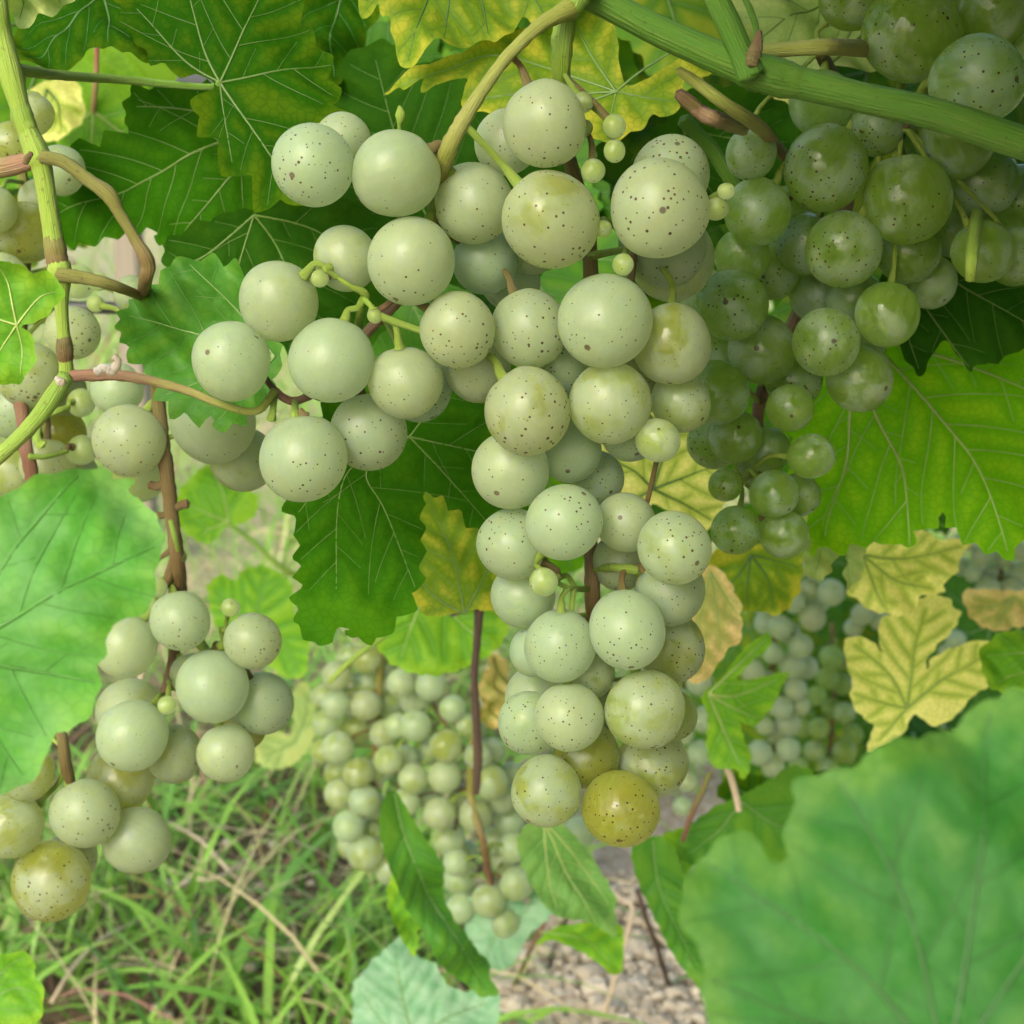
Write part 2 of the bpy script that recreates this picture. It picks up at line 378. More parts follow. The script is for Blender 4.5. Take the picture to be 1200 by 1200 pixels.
def build_leaf_meshes(outline, mains, seed, tooth=.006, amp=.0016, cup=0.0, wave=.002, quilt=.0009, droop=0.0, res=None, vr=.00055, sec=True, fold=0.0):
    """outline, mains in local metres (u,v), origin at the petiole. Returns (blade mesh, vein mesh or None)"""
    r = random.Random(seed)
    O = crom(outline, 10, True)
    seg = np.linalg.norm(np.roll(O, -1, 0)-O, axis=1); L = seg.sum(); size = math.sqrt(max(np.ptp(O[:, 0])*np.ptp(O[:, 1]), 1e-6))
    res = res or min(max(size/52, .0009), .0035)
    cum = np.concatenate([[0], np.cumsum(seg)]); Oc = np.vstack([O, O[:1]])
    n = max(40, int(L/min(res*.75, max(tooth/6, .00045)))); s = np.linspace(0, L, n, endpoint=False)
    O = np.stack([np.interp(s, cum, Oc[:, 0]), np.interp(s, cum, Oc[:, 1])], 1)
    area = 0.5*np.sum(O[:, 0]*np.roll(O[:, 1], -1)-np.roll(O[:, 0], -1)*O[:, 1])
    tg = np.roll(O, -1, 0)-np.roll(O, 1, 0); tg /= np.linalg.norm(tg, axis=1)[:, None]+1e-12
    nr = np.stack([tg[:, 1], -tg[:, 0]], 1)*(1 if area > 0 else -1)
    ph = 0; off = np.zeros(n); pos = 0
    while pos < L:                                        # uneven saw teeth
        p = tooth*r.uniform(.6, 1.5); a_ = amp*r.uniform(.5, 1.4)*p/tooth
        m = (s >= pos) & (s < pos+p); t = (s[m]-pos)/p
        k = .62; off[m] = a_*np.where(t < k, t/k, (1-t)/(1-k))-a_*.4; pos += p
    dj = np.linalg.norm(O, axis=1)
    O = O+nr*(off*np.clip(dj/(size*.18), 0, 1))[:, None]
    # veins
    veins = []                                             # (points, r0, r1)
    for mv in mains:
        C = crom(np.vstack([[0, 0], mv]), 10); ml = np.linalg.norm(np.diff(C, axis=0), axis=1).sum()
        veins.append((C, vr*min(1, ml/(size*.7)+.25), vr*.22))
        if sec and ml > .012:
            cs = np.concatenate([[0], np.cumsum(np.linalg.norm(np.diff(C, axis=0), axis=1))])
            stepv = max(.008, size*.125); q = ml*.20; side = r.choice((1, -1))
            while q < ml*.94:
                p0 = np.array([np.interp(q, cs, C[:, 0]), np.interp(q, cs, C[:, 1])]); i = min(np.searchsorted(cs, q), len(C)-1)
                d = C[i]-C[i-1]; d /= np.linalg.norm(d)+1e-12; ang = math.atan2(d[1], d[0])+side*math.radians(r.uniform(44, 58))
                pts = [p0]; p = p0.copy(); maxl = min((ml-q)*.75+size*.06, size*.42); l = 0; h = .0015
                while l < maxl:
                    ang -= side*h*r.uniform(2, 24)*(.05/size); p = p+h*np.array([math.cos(ang), math.sin(ang)])
                    if not inside(O, p): break
                    if l > .004 and any(np.min(np.linalg.norm(v[0]-p, axis=1)) < .0014 for v in veins): break
                    pts.append(p.copy()); l += h
                if len(pts) > 3: veins.append((np.array(pts), vr*.24*min(1, len(pts)*h/.03+.4), vr*.12))
                q += stepv*r.uniform(.38, .62); side = -side
    # mesh
    lo, hi_ = O.min(0), O.max(0)
    gx, gy = np.meshgrid(np.arange(lo[0], hi_[0], res), np.arange(lo[1], hi_[1], res*.87)); gx = gx+(np.arange(gx.shape[0]) % 2)[:, None]*res*.5
    G = np.stack([gx.ravel(), gy.ravel()], 1); G += rng.uniform(-.15, .15, G.shape)*res
    G = G[inside_many(O, G)]; G = G[seg_dist(G, O, np.roll(O, -1, 0)) > res*.45] if len(G) else G
    vp = []
    for (C, _a, _b) in veins:
        st = max(1, int(round(res*.6/(np.linalg.norm(C[1]-C[0])+1e-9)))); vp.append(C[::st])
    if vp:
        vp = np.vstack(vp); vp = vp[inside_many(O, vp)]
        if len(vp):
            vp = vp[seg_dist(vp, O, np.roll(O, -1, 0)) > res*.3]; keep = []
            cell = set()
            for q in vp:
                k = (int(q[0]/(res*.4)), int(q[1]/(res*.4)))
                if k not in cell: cell.add(k); keep.append(q)
            vp = np.array(keep).reshape(-1, 2)
            if len(vp) and len(G):
                dm = np.full(len(G), 1e9)
                for q in vp: dm = np.minimum(dm, np.abs(G-q).sum(1))
                G = np.vstack([G[dm > res*.5], vp])
    co = [Vector(p) for p in O]+[Vector(p) for p in G]
    v2, _, f2, *_ = delaunay_2d_cdt(co, [(i, (i+1) % n) for i in range(n)], [], 1, 1e-7)
    V = np.array([tuple(v) for v in v2])
    A = np.vstack([v[0][:-1] for v in veins]) if veins else np.zeros((1, 2)); B = np.vstack([v[0][1:] for v in veins]) if veins else np.ones((1, 2))
    ms = veins[:len(mains)]
    MA = np.vstack([v[0][:-1] for v in ms]); MB = np.vstack([v[0][1:] for v in ms])
    k1, k2, k3, p1, p2, p3 = [r.uniform(.6, 1.4) for _ in range(3)]+[r.uniform(0, 6.28) for _ in range(3)]
    def height(P, vd, md):
        u, v = P[:, 0]/size, P[:, 1]/size; rad2 = u*u+v*v
        h = -cup*size*rad2+wave*(np.sin(u*7*k1+v*4*k2+p1)+.7*np.sin(v*9*k3-u*3+p2)+.5*np.sin((u+v)*15+p3))*np.clip(np.sqrt(rad2)*1.6, .15, 1.2)
        h += -droop*size*np.clip(-v, 0, None)**2
        h += quilt*np.clip(vd/.004, 0, 1.3)**.8+fold*np.clip(md, 0, size*.3)
        return h
    vd = seg_dist(V, A, B); md = seg_dist(V, MA, MB); ed = seg_dist(V, O, np.roll(O, -1, 0))
    Z = height(V, vd, md)
    # turn faces to +n
    F = []
    for f in f2:
        a, b, c = V[f[0]], V[f[1]], V[f[2]]
        F.append(tuple(f) if np.cross(b-a, c-a) > 0 else tuple(f[::-1]))
    me = mesh_from('blade', np.column_stack([V, Z]), F, True, {'vein_distance': vd, 'edge_distance': ed})
    VV, VF = [], []
    for (C, r0, r1) in veins:
        z = height(C, np.zeros(len(C)), seg_dist(C, MA, MB)); tgv = np.gradient(C, axis=0); tgv /= np.linalg.norm(tgv, axis=1)[:, None]+1e-12
        b0 = len(VV); z = z+(r0*.25 if r0 > vr*.5 else r0*.4+.00014)
        for i in range(len(C)):
            t = i/(len(C)-1); rd = r0+(r1-r0)*t; nn = np.array([-tgv[i, 1], tgv[i, 0]])*rd
            q = C[i]
            VV += [(q[0]+nn[0], q[1]+nn[1], z[i]), (q[0], q[1], z[i]+rd*.75), (q[0]-nn[0], q[1]-nn[1], z[i]), (q[0], q[1], z[i]-rd*.75)]
        for i in range(len(C)-1):
            for k in range(4): VF.append((b0+i*4+k, b0+i*4+(k+1) % 4, b0+i*4+4+(k+1) % 4, b0+i*4+4+k))
    vm = mesh_from('veins', VV, VF, True) if VV else None
    return me, vm

def leaf(label, J, Y, outline, mains, mat, vmat=None, sx=0.0, sy=0.0, petiole=None, pmat=None, seed=None, group='vine leaves', **kw):
    """J junction pixel, Y its distance; the blade lies in a plane through J whose depth grows by sx per metre to the right, sy per metre down"""
    P0 = at(J[0], J[1], Y); n = (-FWD+RIGHT*sx+DOWN*sy).normalized()          # faces the camera side
    e1 = (RIGHT+FWD*sx); e1 = (e1-n*e1.dot(n)).normalized(); e2 = n.cross(e1)
    def loc(q):
        r = ray(q[0], q[1]); t = (P0-CAM).dot(n)/r.dot(n); d = CAM+r*t-P0; return (d.dot(e1), d.dot(e2))
    O = [loc(q) for q in outline]; Ms = [np.array([loc(q) for q in (m if isinstance(m, list) else [m])]) for m in mains]
    seed = seed if seed is not None else int(J[0]*7+J[1])
    bl, vm = build_leaf_meshes(O, Ms, seed, **kw)
    e = empty('vine_leaf', P0); tag(e, label, 'leaf', group)
    e.rotation_euler = Matrix((e1, e2, n)).transposed().to_euler()
    bo = mobj('blade', bl, mat, e)
    if vm and vmat: mobj('veins', vm, vmat, bo)
    if petiole:
        R = Matrix((e1, e2, n)); PP, RR = [Vector((0, 0, 0))], [petiole[0][2]*depth(P0)/FPX]
        for q in petiole:
            p = at(q[0], q[1], Y+(q[3] if len(q) > 3 else 0)); PP.append(R @ (p-P0)); RR.append(q[2]*depth(p)/FPX)
        mobj('petiole', tube_mesh('petiole', [tuple(p) for p in PP[::-1]], RR[::-1], 10, .05, 8), pmat or PETIOLE, e)
    return e
# ================================================================== the setting
def ground_material():
    T = NT('ground_soil'); b = T.bsdf
    tc = T.node('ShaderNodeTexCoord').outputs['Object']
    n1 = T.noise(tc, 1.6, 5, .6); n2 = T.noise(tc, 14, 5, .65); n3 = T.noise(tc, 120, 4, .6)
    soil = T.mix(n2, (.20, .16, .10), (.36, .30, .21)); soil = T.mix(T.step(n3, .35, .7), soil, (.46, .41, .32))
    turf = T.mix(n2, (.20, .24, .08), (.48, .45, .26)); turf = T.mix(T.step(n3, .4, .7, 0, .6), turf, (.56, .51, .34))
    xyz = T.node('ShaderNodeSeparateXYZ'); T.put(xyz.inputs[0], tc)
    yy = T.math('ADD', xyz.outputs[1], T.math('MULTIPLY', T.math('SUBTRACT', n1, .5), .6))
    far = T.step(yy, 1.5, 2.3)
    dark = T.step(T.math('ADD', xyz.outputs[0], T.math('MULTIPLY', T.math('SUBTRACT', n1, .5), .3)), -.12, .04, 1, 0)
    soil = T.mix(dark, soil, T.mix(n2, (.085, .062, .035), (.19, .145, .085)))
    T.put(b.inputs['Base Color'], T.mix(far, soil, turf)); b.inputs['Roughness'].default_value = .95
    b.inputs['Specular IOR Level'].default_value = .1
    T.put(b.inputs['Normal'], T.bump(T.math('ADD', n2, T.math('MULTIPLY', n3, .5)), .02, .8))
    return T.m
xs = np.concatenate([np.linspace(-60, -2, 20), np.linspace(-1.9, 1.9, 90), np.linspace(2, 60, 20)])
ys = np.concatenate([np.linspace(-40, 0, 14), np.linspace(.1, 3.5, 84), np.linspace(3.8, 80, 24)])
V = [(x, y, (.012*math.sin(x*5+y*3)+.010*math.sin(y*11-x*7)+rng.uniform(-.006, .006))*(1 if -1.9 <= x <= 1.9 and 0 < y < 3.6 else 0)-.01) for y in ys for x in xs]
nx = len(xs); F = [(j*nx+i, j*nx+i+1, (j+1)*nx+i+1, (j+1)*nx+i) for j in range(len(ys)-1) for i in range(nx-1)]
tag(mobj('ground', mesh_from('ground', V, F), ground_material()), kind='structure')

# gravel and clods on the bare soil strip under the row
def pebble_material():
    T = NT('gravel'); b = T.bsdf
    a = T.attr('tone').outputs['Fac']; tc = T.node('ShaderNodeTexCoord').outputs['Object']
    c = T.mix(a, (.28, .23, .15), (.64, .58, .46)); c = T.mix(T.noise(tc, 250, 4, .6), c, (.48, .42, .30))
    T.put(b.inputs['Base Color'], c); b.inputs['Roughness'].default_value = .95; b.inputs['Specular IOR Level'].default_value = .15
    return T.m
bm = bmesh.new(); bmesh.ops.create_icosphere(bm, subdivisions=2, radius=1); bm.verts.ensure_lookup_table()
IV = np.array([tuple(v.co) for v in bm.verts]); IF = [tuple(v.index for v in f.verts) for f in bm.faces]; bm.free()
V, F, tone = [], [], []
for k in range(4600):
    px, py = rng.uniform(560, 900), 1040+ (rng.random()**.7)*200
    if k % 9 == 0: px, py = rng.uniform(20, 1100), rng.uniform(1000, 1260)
    p = ground(px, py); s = .0016+.0035*rng.random()**2.2+(.006 if rng.random() < .03 else 0)
    q = IV*(1+rng.uniform(-.22, .22, (len(IV), 1)))*np.array([s*rng.uniform(.8, 1.4), s*rng.uniform(.8, 1.4), s*.75])
    a = rng.uniform(0, 6.28); q = q@np.array([[math.cos(a), -math.sin(a), 0], [math.sin(a), math.cos(a), 0], [0, 0, 1]])
    b0 = len(V); V += list(q+np.array([p.x, p.y, .003+rng.uniform(-.008, .010)])); F += [tuple(i+b0 for i in f) for f in IF]; tone += [rng.random()]*len(IV)
tag(mobj('gravel', mesh_from('gravel', V, F, False, {'tone': tone}), pebble_material()), 'pale brown gravel and soil crumbs on the bare strip', 'gravel', kind='stuff')

# grass
def grass_material():
    T = NT('grass'); b = T.bsdf
    a = T.attr('tone').outputs['Fac']; t = T.attr('along').outputs['Fac']
    c = T.mix(T.step(a, 0, .55), (.095, .27, .028), (.23, .44, .06)); c = T.mix(T.step(a, .76, .82), c, (.56, .48, .27)); c = T.mix(T.step(a, .93, .95), c, (.30, .15, .11))
    c = T.mix(T.step(t, .75, 1.0, 0, .4), c, (.45, .40, .18))
    T.put(b.inputs['Base Color'], c); b.inputs['Roughness'].default_value = .5
    tr = T.node('ShaderNodeBsdfTranslucent'); T.put(tr.inputs[0], T.mix(1.0, c, (1.1, 1.1, .6), 'MULTIPLY'))
    ms = T.node('ShaderNodeMixShader'); ms.inputs[0].default_value = .35
    T.l.new(b.outputs[0], ms.inputs[1]); T.l.new(tr.outputs[0], ms.inputs[2]); T.l.new(ms.outputs[0], T.out.inputs[0]); return T.m
V, F, tone, along = [], [], [], []
def blade(x, y, L, wd, az, lean, tn, seg=6, curl=1.0, z0=-.015):
    d = np.array([math.cos(az), math.sin(az)]); n = np.array([-d[1], d[0]]); b0 = len(V); p = np.array([x, y, z0]); el = math.pi/2-lean; tw = rng.uniform(-.6, .6)
    for i in range(seg+1):
        t = i/seg; ww = wd*.5*(min(1, .55+1.8*t) if t < .3 else 1)*(1-max(0, (t-.35)/.65)**1.6)+.0002
        o = np.array([n[0], n[1], tw])*ww
        V.extend([p+o, p-o]); tone.extend([tn, tn]); along.extend([t, t])
        p = p+np.array([d[0]*math.cos(el), d[1]*math.cos(el), math.sin(el)])*L/seg; el -= curl*rng.uniform(.1, .38)
        if p[2] < .004: p[2] = .004+rng.uniform(0, .006); el = max(el, rng.uniform(-.05, .12))
    for i in range(seg): F.append((b0+2*i, b0+2*i+1, b0+2*i+3, b0+2*i+2))
clumps = [(rng.uniform(-1.6, .9), rng.uniform(.95, 3.6)) for _ in range(520)]
for k in range(30000):
    if k < 17000:
        cx, cy = clumps[rng.integers(len(clumps))]; x, y = cx+rng.normal(0, .045), cy+rng.normal(0, .045)
    else: x, y = rng.uniform(-1.9, 1.2), rng.uniform(1.0, 4.2)
    bare = (x > -.02 and x < .42 and y < 1.42)
    if bare and rng.random() < .965: continue
    if rng.random() < .12: continue
    far = y > 1.9+.3*math.sin(x*4)
    if far and rng.random() < .6: continue
    tn = rng.uniform(0, 1) if not far else rng.uniform(.4, 1.0)
    straw = tn > .79
    blade(x, y, rng.uniform(.06, .22)*(1.15 if straw else 1), (rng.uniform(.0012, .0022) if straw else rng.uniform(.0015, .0058)), rng.uniform(0, 6.28), rng.uniform(.1, .9), tn, 6, 1.0)
for k in range(6000):       # meadow farther off
    y = 3.8+rng.random()**1.6*9; x = rng.uniform(-.6, .45)*y
    blade(x, y, rng.uniform(.07, .2), rng.uniform(.004, .01), rng.uniform(0, 6.28), rng.uniform(.1, .7), rng.uniform(.4, 1), 3, 1.2)
tag(mobj('grass', mesh_from('grass', V, F, True, {'tone': tone, 'along': along}), grass_material()), 'green grass mixed with dry straw blades on the ground', 'grass', kind='stuff')

# straws and stalks that can be picked out one by one
def stalk(label, pts, mat, cat='stalk', name='straw_stalk', group=None):
    P = [ground(a, b, z) if z < .45 else at(a, b, z) for a, b, z, r in pts]; R = [q[3] for q in pts]; o0 = P[0]
    e = mobj(name, tube_mesh(name, [tuple(p-o0) for p in P], R, 8, .1, 6), mat); e.location = o0; tag(e, label, cat, group)
stalk('pale bent straw standing on the gravel with a kink near its top', [(703, 1205, .005, .0016), (725, 1130, .05, .0015), (741, 1068, .09, .0016), (730, 1055, .095, .0014), (716, 1045, .10, .0012)], STRAW)
stalk('grey brown broken twig leaning beside the bent straw', [(788, 1170, .0, .0022), (770, 1110, .05, .0021), (755, 1070, .085, .002), (747, 1042, .10, .0026)], DARKWOOD, 'twig', 'twig')
stalk('orange brown stem rising from the gravel beside the pale leaves', [(598, 1165, .0, .0018), (612, 1135, .03, .0016), (625, 1105, .06, .0016), (640, 1080, .08, .0013)], RED_STEM, 'stalk')
stalk('tan dry stem lying on the soil behind the twig', [(745, 1075, .01, .0022), (775, 1100, .012, .002), (800, 1125, .01, .002), (815, 1140, .005, .0018)], STRAW)
for i, (a, b, c, d, m, lb) in enumerate([
        ((200, 965), (235, 985), (268, 1020), (300, 1052), STRAW, 'thick pale straw arching over the grass below the left bunch'),
        ((150, 1022), (195, 1050), (225, 1078), (250, 1090), RED_STEM, 'pinkish grass runner lying below the pair of olive grapes'),
        ((235, 1035), (260, 1065), (295, 1105), (330, 1148), RED_STEM, 'long reddish grass runner sloping down over bare soil'),
        ((110, 1052), (160, 1050), (190, 1050), (225, 1035), RED_STEM, 'short red runner crossing the other runners in the grass'),
        ((60, 1175), (85, 1135), (120, 1100), (170, 1075), STRAW, 'dry straw leaning up from the dark soil patch'),
        ((300, 1000), (250, 1030), (205, 1020), (165, 1000), STRAW, 'thin straw lying flat across the green blades')]):
    stalk(lb, [(*a, .05, .0012), (*b, .06, .0013), (*c, .055, .0012), (*d, .03, .001)], m, 'stalk', 'grass_stalk')
# broad grass leaf at the bottom
V, F, tone, along = [], [], [], []
g0 = ground(240, 1215); blade(g0.x, g0.y, .26, .013, math.radians(62), .55, .2, 10, .55)
for v in V: v -= np.array(g0)
o = mobj('wild_grass', mesh_from('grass_blade', V, F, True, {'tone': tone, 'along': along}), bpy.data.materials['grass']); o.location = g0
tag(o, 'broad green grass blade standing out of the turf', 'grass blade')

# trellis post and wire behind the left cane
def box_thing(name, label, cat, c, sz, mat):
    bm = bmesh.new(); bmesh.ops.create_cube(bm, size=1.0, matrix=Matrix.Diagonal((*sz, 1))); bmesh.ops.bevel(bm, geom=bm.edges[:], offset=min(sz)*.12, segments=2, affect='EDGES')
    me = bpy.data.meshes.new(name); bm.to_mesh(me); bm.free(); o = mobj(name, me, mat); o.location = c; tag(o, label, cat); return o
POST = NT('weathered_post'); tcp = POST.node('ShaderNodeTexCoord').outputs['Object']
mp = POST.node('ShaderNodeMapping'); POST.put(mp.inputs[0], tcp); mp.inputs[3].default_value = (60, 60, 3)
POST.put(POST.bsdf.inputs['Base Color'], POST.mix(POST.noise(mp.outputs[0], 2, 5, .6), (.16, .14, .10), (.30, .27, .20))); POST.bsdf.inputs['Roughness'].default_value = .9
g = at(152, 300, 2.3); box_thing('vineyard_post', 'weathered grey wooden post beyond the left cane', 'post', Vector((g.x, 2.3, .62)), (.032, .05, 1.25), POST.m)
WIRE = NT('black_drip_line'); WIRE.bsdf.inputs['Base Color'].default_value = (.03, .035, .03, 1); WIRE.bsdf.inputs['Roughness'].default_value = .5
a, b = at(-260, 349, .62), at(1500, 349, .62)
o = mobj('drip_line', tube_mesh('drip_line', [tuple(a-a), tuple((b-a)*.3+Vector((0, 0, -.004))), tuple((b-a)*.6+Vector((0, 0, .003))), tuple(b-a)], [.0024]*4, 10, .02, 10), WIRE.m); o.location = a
tag(o, 'thin black drip line strung along the row behind the bunches', 'drip line')

# ================================================================== leaf materials
LM = dict(
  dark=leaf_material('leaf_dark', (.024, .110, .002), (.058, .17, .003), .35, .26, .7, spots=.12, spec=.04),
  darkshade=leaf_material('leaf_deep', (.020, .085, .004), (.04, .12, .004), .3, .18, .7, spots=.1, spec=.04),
  mid=leaf_material('leaf_mid', (.055, .20, .018), (.14, .30, .02), .35, .30, .5, spots=.15, spec=.2),
  mottled=leaf_material('leaf_mottled', (.016, .080, .002), (.075, .135, .003), .50, .34, .7, edge=.2, spots=.25, spec=.03),
  yellowgreen=leaf_material('leaf_yellow_green', (.17, .31, .02), (.52, .52, .05), .80, .48, .5, edge=.2, spots=.5, spec=.1, band=.0040, noise_amt=1.2),
  yellow=leaf_material('leaf_yellow', (.50, .62, .12), (.86, .85, .30), .95, .48, .5, edge=.3, spots=.5, spec=.12, band=.0030, noise_amt=1.0),
  tan=leaf_material('leaf_tan', (.40, .42, .12), (.74, .58, .27), .95, .38, .55, edge=.5, spots=.6),
  bright=leaf_material('leaf_backlit', (.14, .42, .008), (.30, .58, .012), .45, .62, .55, spots=.2, spec=.1),
  pale=leaf_material('leaf_pale_under', (.32, .46, .16), (.50, .56, .20), .5, .48, .55, spots=.15),
  teal=leaf_material('leaf_blue_green', (.13, .32, .16), (.24, .43, .23), .4, .30, .5, spots=.05, wax=.35),
  fresh=leaf_material('leaf_fresh', (.13, .31, .07), (.23, .41, .10), .5, .42, .5, spots=.15, spec=.2),
  lime=leaf_material('leaf_lime', (.12, .34, .025), (.26, .48, .03), .55, .46, .5, edge=.25, spots=.15, spec=.15),
  front=leaf_material('leaf_foreground', (.026, .145, .018), (.080, .205, .025), .45, .30, .55, edge=1.1, spots=.1, wax=.04, spec=.15),
  front2=leaf_material('leaf_foreground_light', (.075, .30, .03), (.16, .40, .045), .55, .40, .55, edge=.3, spots=.08, wax=.15, spec=.15),
)
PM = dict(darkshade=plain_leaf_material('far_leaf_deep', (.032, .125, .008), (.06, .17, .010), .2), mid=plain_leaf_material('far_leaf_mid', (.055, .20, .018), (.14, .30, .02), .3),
  mottled=plain_leaf_material('far_leaf_mottled', (.045, .165, .010), (.24, .30, .012), .34), lime=plain_leaf_material('far_leaf_lime', (.12, .34, .025), (.26, .48, .03), .46),
  bright=plain_leaf_material('far_leaf_bright', (.085, .27, .008), (.20, .40, .012), .55), yellowgreen=plain_leaf_material('far_leaf_yellow_green', (.10, .26, .02), (.50, .50, .045), .45))
Lf = leaf; V_DARK2 = vein_material('dull_green_vein', (.10, .19, .03))
# ------------------------------------------------------------------ leaves round the bunches
Lf('mottled green leaf with yellowing net above the upper left grapes, on a long petiole', (258, 97), .375,
   [(250, 103), (232, 118), (228, 140), (243, 160), (262, 188), (280, 205), (297, 222), (315, 237), (335, 243), (360, 235), (388, 205), (402, 150), (394, 100), (378, 58), (362, 30), (330, -20), (280, -60), (200, -50), (150, -20), (134, 0), (146, 27), (162, 52), (182, 75), (215, 86), (246, 93)],
   [[(285, 40), (320, -35)], [(320, 85), (388, 70)], [(300, 160), (345, 225)], [(262, 130), (272, 190)], [(238, 55), (215, -30)], [(215, 70), (160, 10)]], LM['mottled'], V_DARK2, sx=.1, sy=-.25, cup=.06, amp=.0034, tooth=.0075,
   petiole=[(240, 102, 4), (150, 94, 5), (70, 88, 6, -.015), (38, 84, 7, -.028), (8, 80, 8, -.037)], pmat=PETIOLE, vr=.0004)
Lf('dark green leaf behind the brown stem of the left cane', (310, 150), .415,
   [(310, 142), (240, 100), (165, 105), (150, 115), (141, 135), (143, 146), (133, 152), (110, 165), (85, 165), (72, 168), (62, 190), (45, 225), (30, 250), (19, 285), (60, 289), (95, 288), (125, 283), (150, 275), (172, 270), (184, 272), (182, 288), (195, 291), (240, 290), (300, 260), (330, 200)],
   [[(250, 170), (175, 208), (135, 225), (62, 252)], [(230, 130), (160, 125)], [(270, 210), (215, 275)]], LM['dark'], V_PALE, sx=-.1, sy=.1, cup=.03, amp=.0020, tooth=.0055, vr=.0005, wave=.0022)
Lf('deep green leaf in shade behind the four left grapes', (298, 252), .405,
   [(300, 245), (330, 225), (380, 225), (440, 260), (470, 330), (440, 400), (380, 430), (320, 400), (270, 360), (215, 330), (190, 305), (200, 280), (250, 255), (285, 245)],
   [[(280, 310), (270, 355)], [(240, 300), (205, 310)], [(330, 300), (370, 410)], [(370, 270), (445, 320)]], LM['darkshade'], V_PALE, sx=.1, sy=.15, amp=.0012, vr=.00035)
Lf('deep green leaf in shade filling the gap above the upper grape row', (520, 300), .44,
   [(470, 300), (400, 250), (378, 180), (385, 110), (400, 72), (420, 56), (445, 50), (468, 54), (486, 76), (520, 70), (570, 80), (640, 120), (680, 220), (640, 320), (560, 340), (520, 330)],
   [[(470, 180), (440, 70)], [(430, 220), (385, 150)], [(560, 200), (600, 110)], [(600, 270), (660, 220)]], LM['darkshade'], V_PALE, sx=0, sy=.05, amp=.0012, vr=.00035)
Lf('fresh green toothed leaf partly tucked behind the three lowest left grapes', (322, 418), .343,
   [(330, 400), (310, 350), (290, 322), (265, 308), (230, 303), (205, 308), (180, 331), (152, 349), (140, 366), (141, 384), (148, 402), (151, 416), (166, 434), (178, 441), (189, 467), (205, 484), (221, 490), (246, 493), (249, 500), (272, 500), (290, 490), (320, 460)],
   [[(233, 392), (147, 370)], [(265, 350), (225, 310)], [(250, 440), (195, 462)], [(285, 460), (255, 492)]], LM['mid'], V_MID, sx=-.15, sy=.1, amp=.0020, tooth=.0045, vr=.00035, cup=.05)
Lf('dark green lobed leaf hanging below the middle of the main bunch', (480, 512), .372,
   [(500, 470), (440, 450), (380, 480), (345, 540), (337, 588), (350, 625), (347, 645), (350, 682), (346, 708), (350, 737), (371, 757), (390, 745), (402, 737), (412, 733), (414, 745), (430, 752), (447, 745), (465, 728), (480, 710), (491, 685), (496, 620), (493, 600), (496, 582), (510, 580), (526, 590), (547, 610), (560, 622), (585, 640), (612, 600), (625, 520), (600, 455), (550, 425)],
   [[(430, 552), (452, 600), (487, 690)], [(404, 560), (394, 690)], [(545, 526), (610, 540)], [(518, 552), (570, 610)], [(515, 470), (560, 440)], [(420, 520), (350, 600)]], LM['dark'], V_PALE, sx=.1, sy=.02, amp=.0021, tooth=.0050, vr=.0003, wave=.0022)
Lf('yellow green leaf seen through the sinus of the dark hanging leaf', (545, 720), .43,
   [(560, 715), (500, 720), (478, 680), (474, 620), (482, 585), (505, 570), (530, 585), (560, 600), (600, 640), (615, 690), (590, 720)],
   [[(530, 650), (500, 580)], [(500, 690), (482, 640)], [(570, 670), (585, 630)]], LM['yellowgreen'], V_MID, sx=0, sy=-.2, amp=.001, vr=.0003)
Lf('yellow mottled toothed leaf at the top above the bronze peduncle', (545, -95), .40,
   [(530, -100), (470, -90), (430, -40), (420, 0), (423, 16), (436, 17), (445, 10), (448, 22), (458, 26), (462, 50), (470, 68), (483, 76), (492, 70), (502, 60), (516, 50), (528, 60), (541, 57), (558, 45), (572, 41), (582, 45), (596, 34), (604, 26), (612, 8), (624, 20), (640, 28), (680, 0), (700, -50), (640, -100), (580, -110)],
   [[(510, -20), (478, 66)], [(530, -20), (520, 45)], [(560, -30), (572, 35)], [(600, -40), (640, 15)], [(470, -50), (430, 5)]], LM['yellowgreen'], V_DARK, sx=0, sy=-.35, amp=.0006, vr=.0004)
Lf('yellow green leaf with brown streaked vein behind the green peduncle', (722, 107), .385,
   [(735, 100), (800, 70), (836, 72), (832, 90), (806, 92), (800, 106), (796, 130), (776, 140), (765, 135), (755, 150), (740, 157), (715, 168), (680, 160), (640, 150), (600, 140), (570, 133), (551, 134), (541, 118), (549, 96), (530, 95), (510, 103), (494, 109), (497, 93), (487, 97), (473, 105), (468, 102), (453, 117), (462, 100), (475, 85), (495, 75), (530, 65), (570, 55), (605, 38), (650, 15), (690, 5), (720, 30)],
   [[(640, 80), (560, 72), (470, 100)], [(660, 110), (570, 115)], [(690, 60), (670, 15)], [(760, 78), (800, 60), (828, 78)], [(760, 115), (790, 120)], [(715, 140), (712, 160)], [(650, 130), (590, 132)]], LM['yellowgreen'], V_MID, sx=-.1, sy=-.3, amp=.0005, vr=.0004, wave=.0012)
Lf('large bright backlit leaf with pale raised veins on the right', (1003, 392), .425,
   [(1010, 380), (980, 385), (940, 440), (925, 520), (943, 590), (952, 640), (957, 652), (967, 637), (976, 648), (990, 649), (1002, 644), (1020, 640), (1035, 641), (1050, 635), (1065, 643), (1080, 625), (1103, 605), (1115, 618), (1135, 635), (1150, 643), (1175, 652), (1190, 640), (1202, 618), (1250, 570), (1270, 480), (1230, 400), (1150, 350), (1080, 350)],
   [[(1037, 418), (1100, 490), (1150, 555), (1178, 645)], [(1025, 485), (1060, 555), (1068, 640)], [(996, 490), (992, 540), (972, 630)], [(1110, 420), (1240, 470)]], LM['bright'], V_YEL, sx=.05, sy=.1, amp=.0024, tooth=.006, vr=.00062, cup=.03)
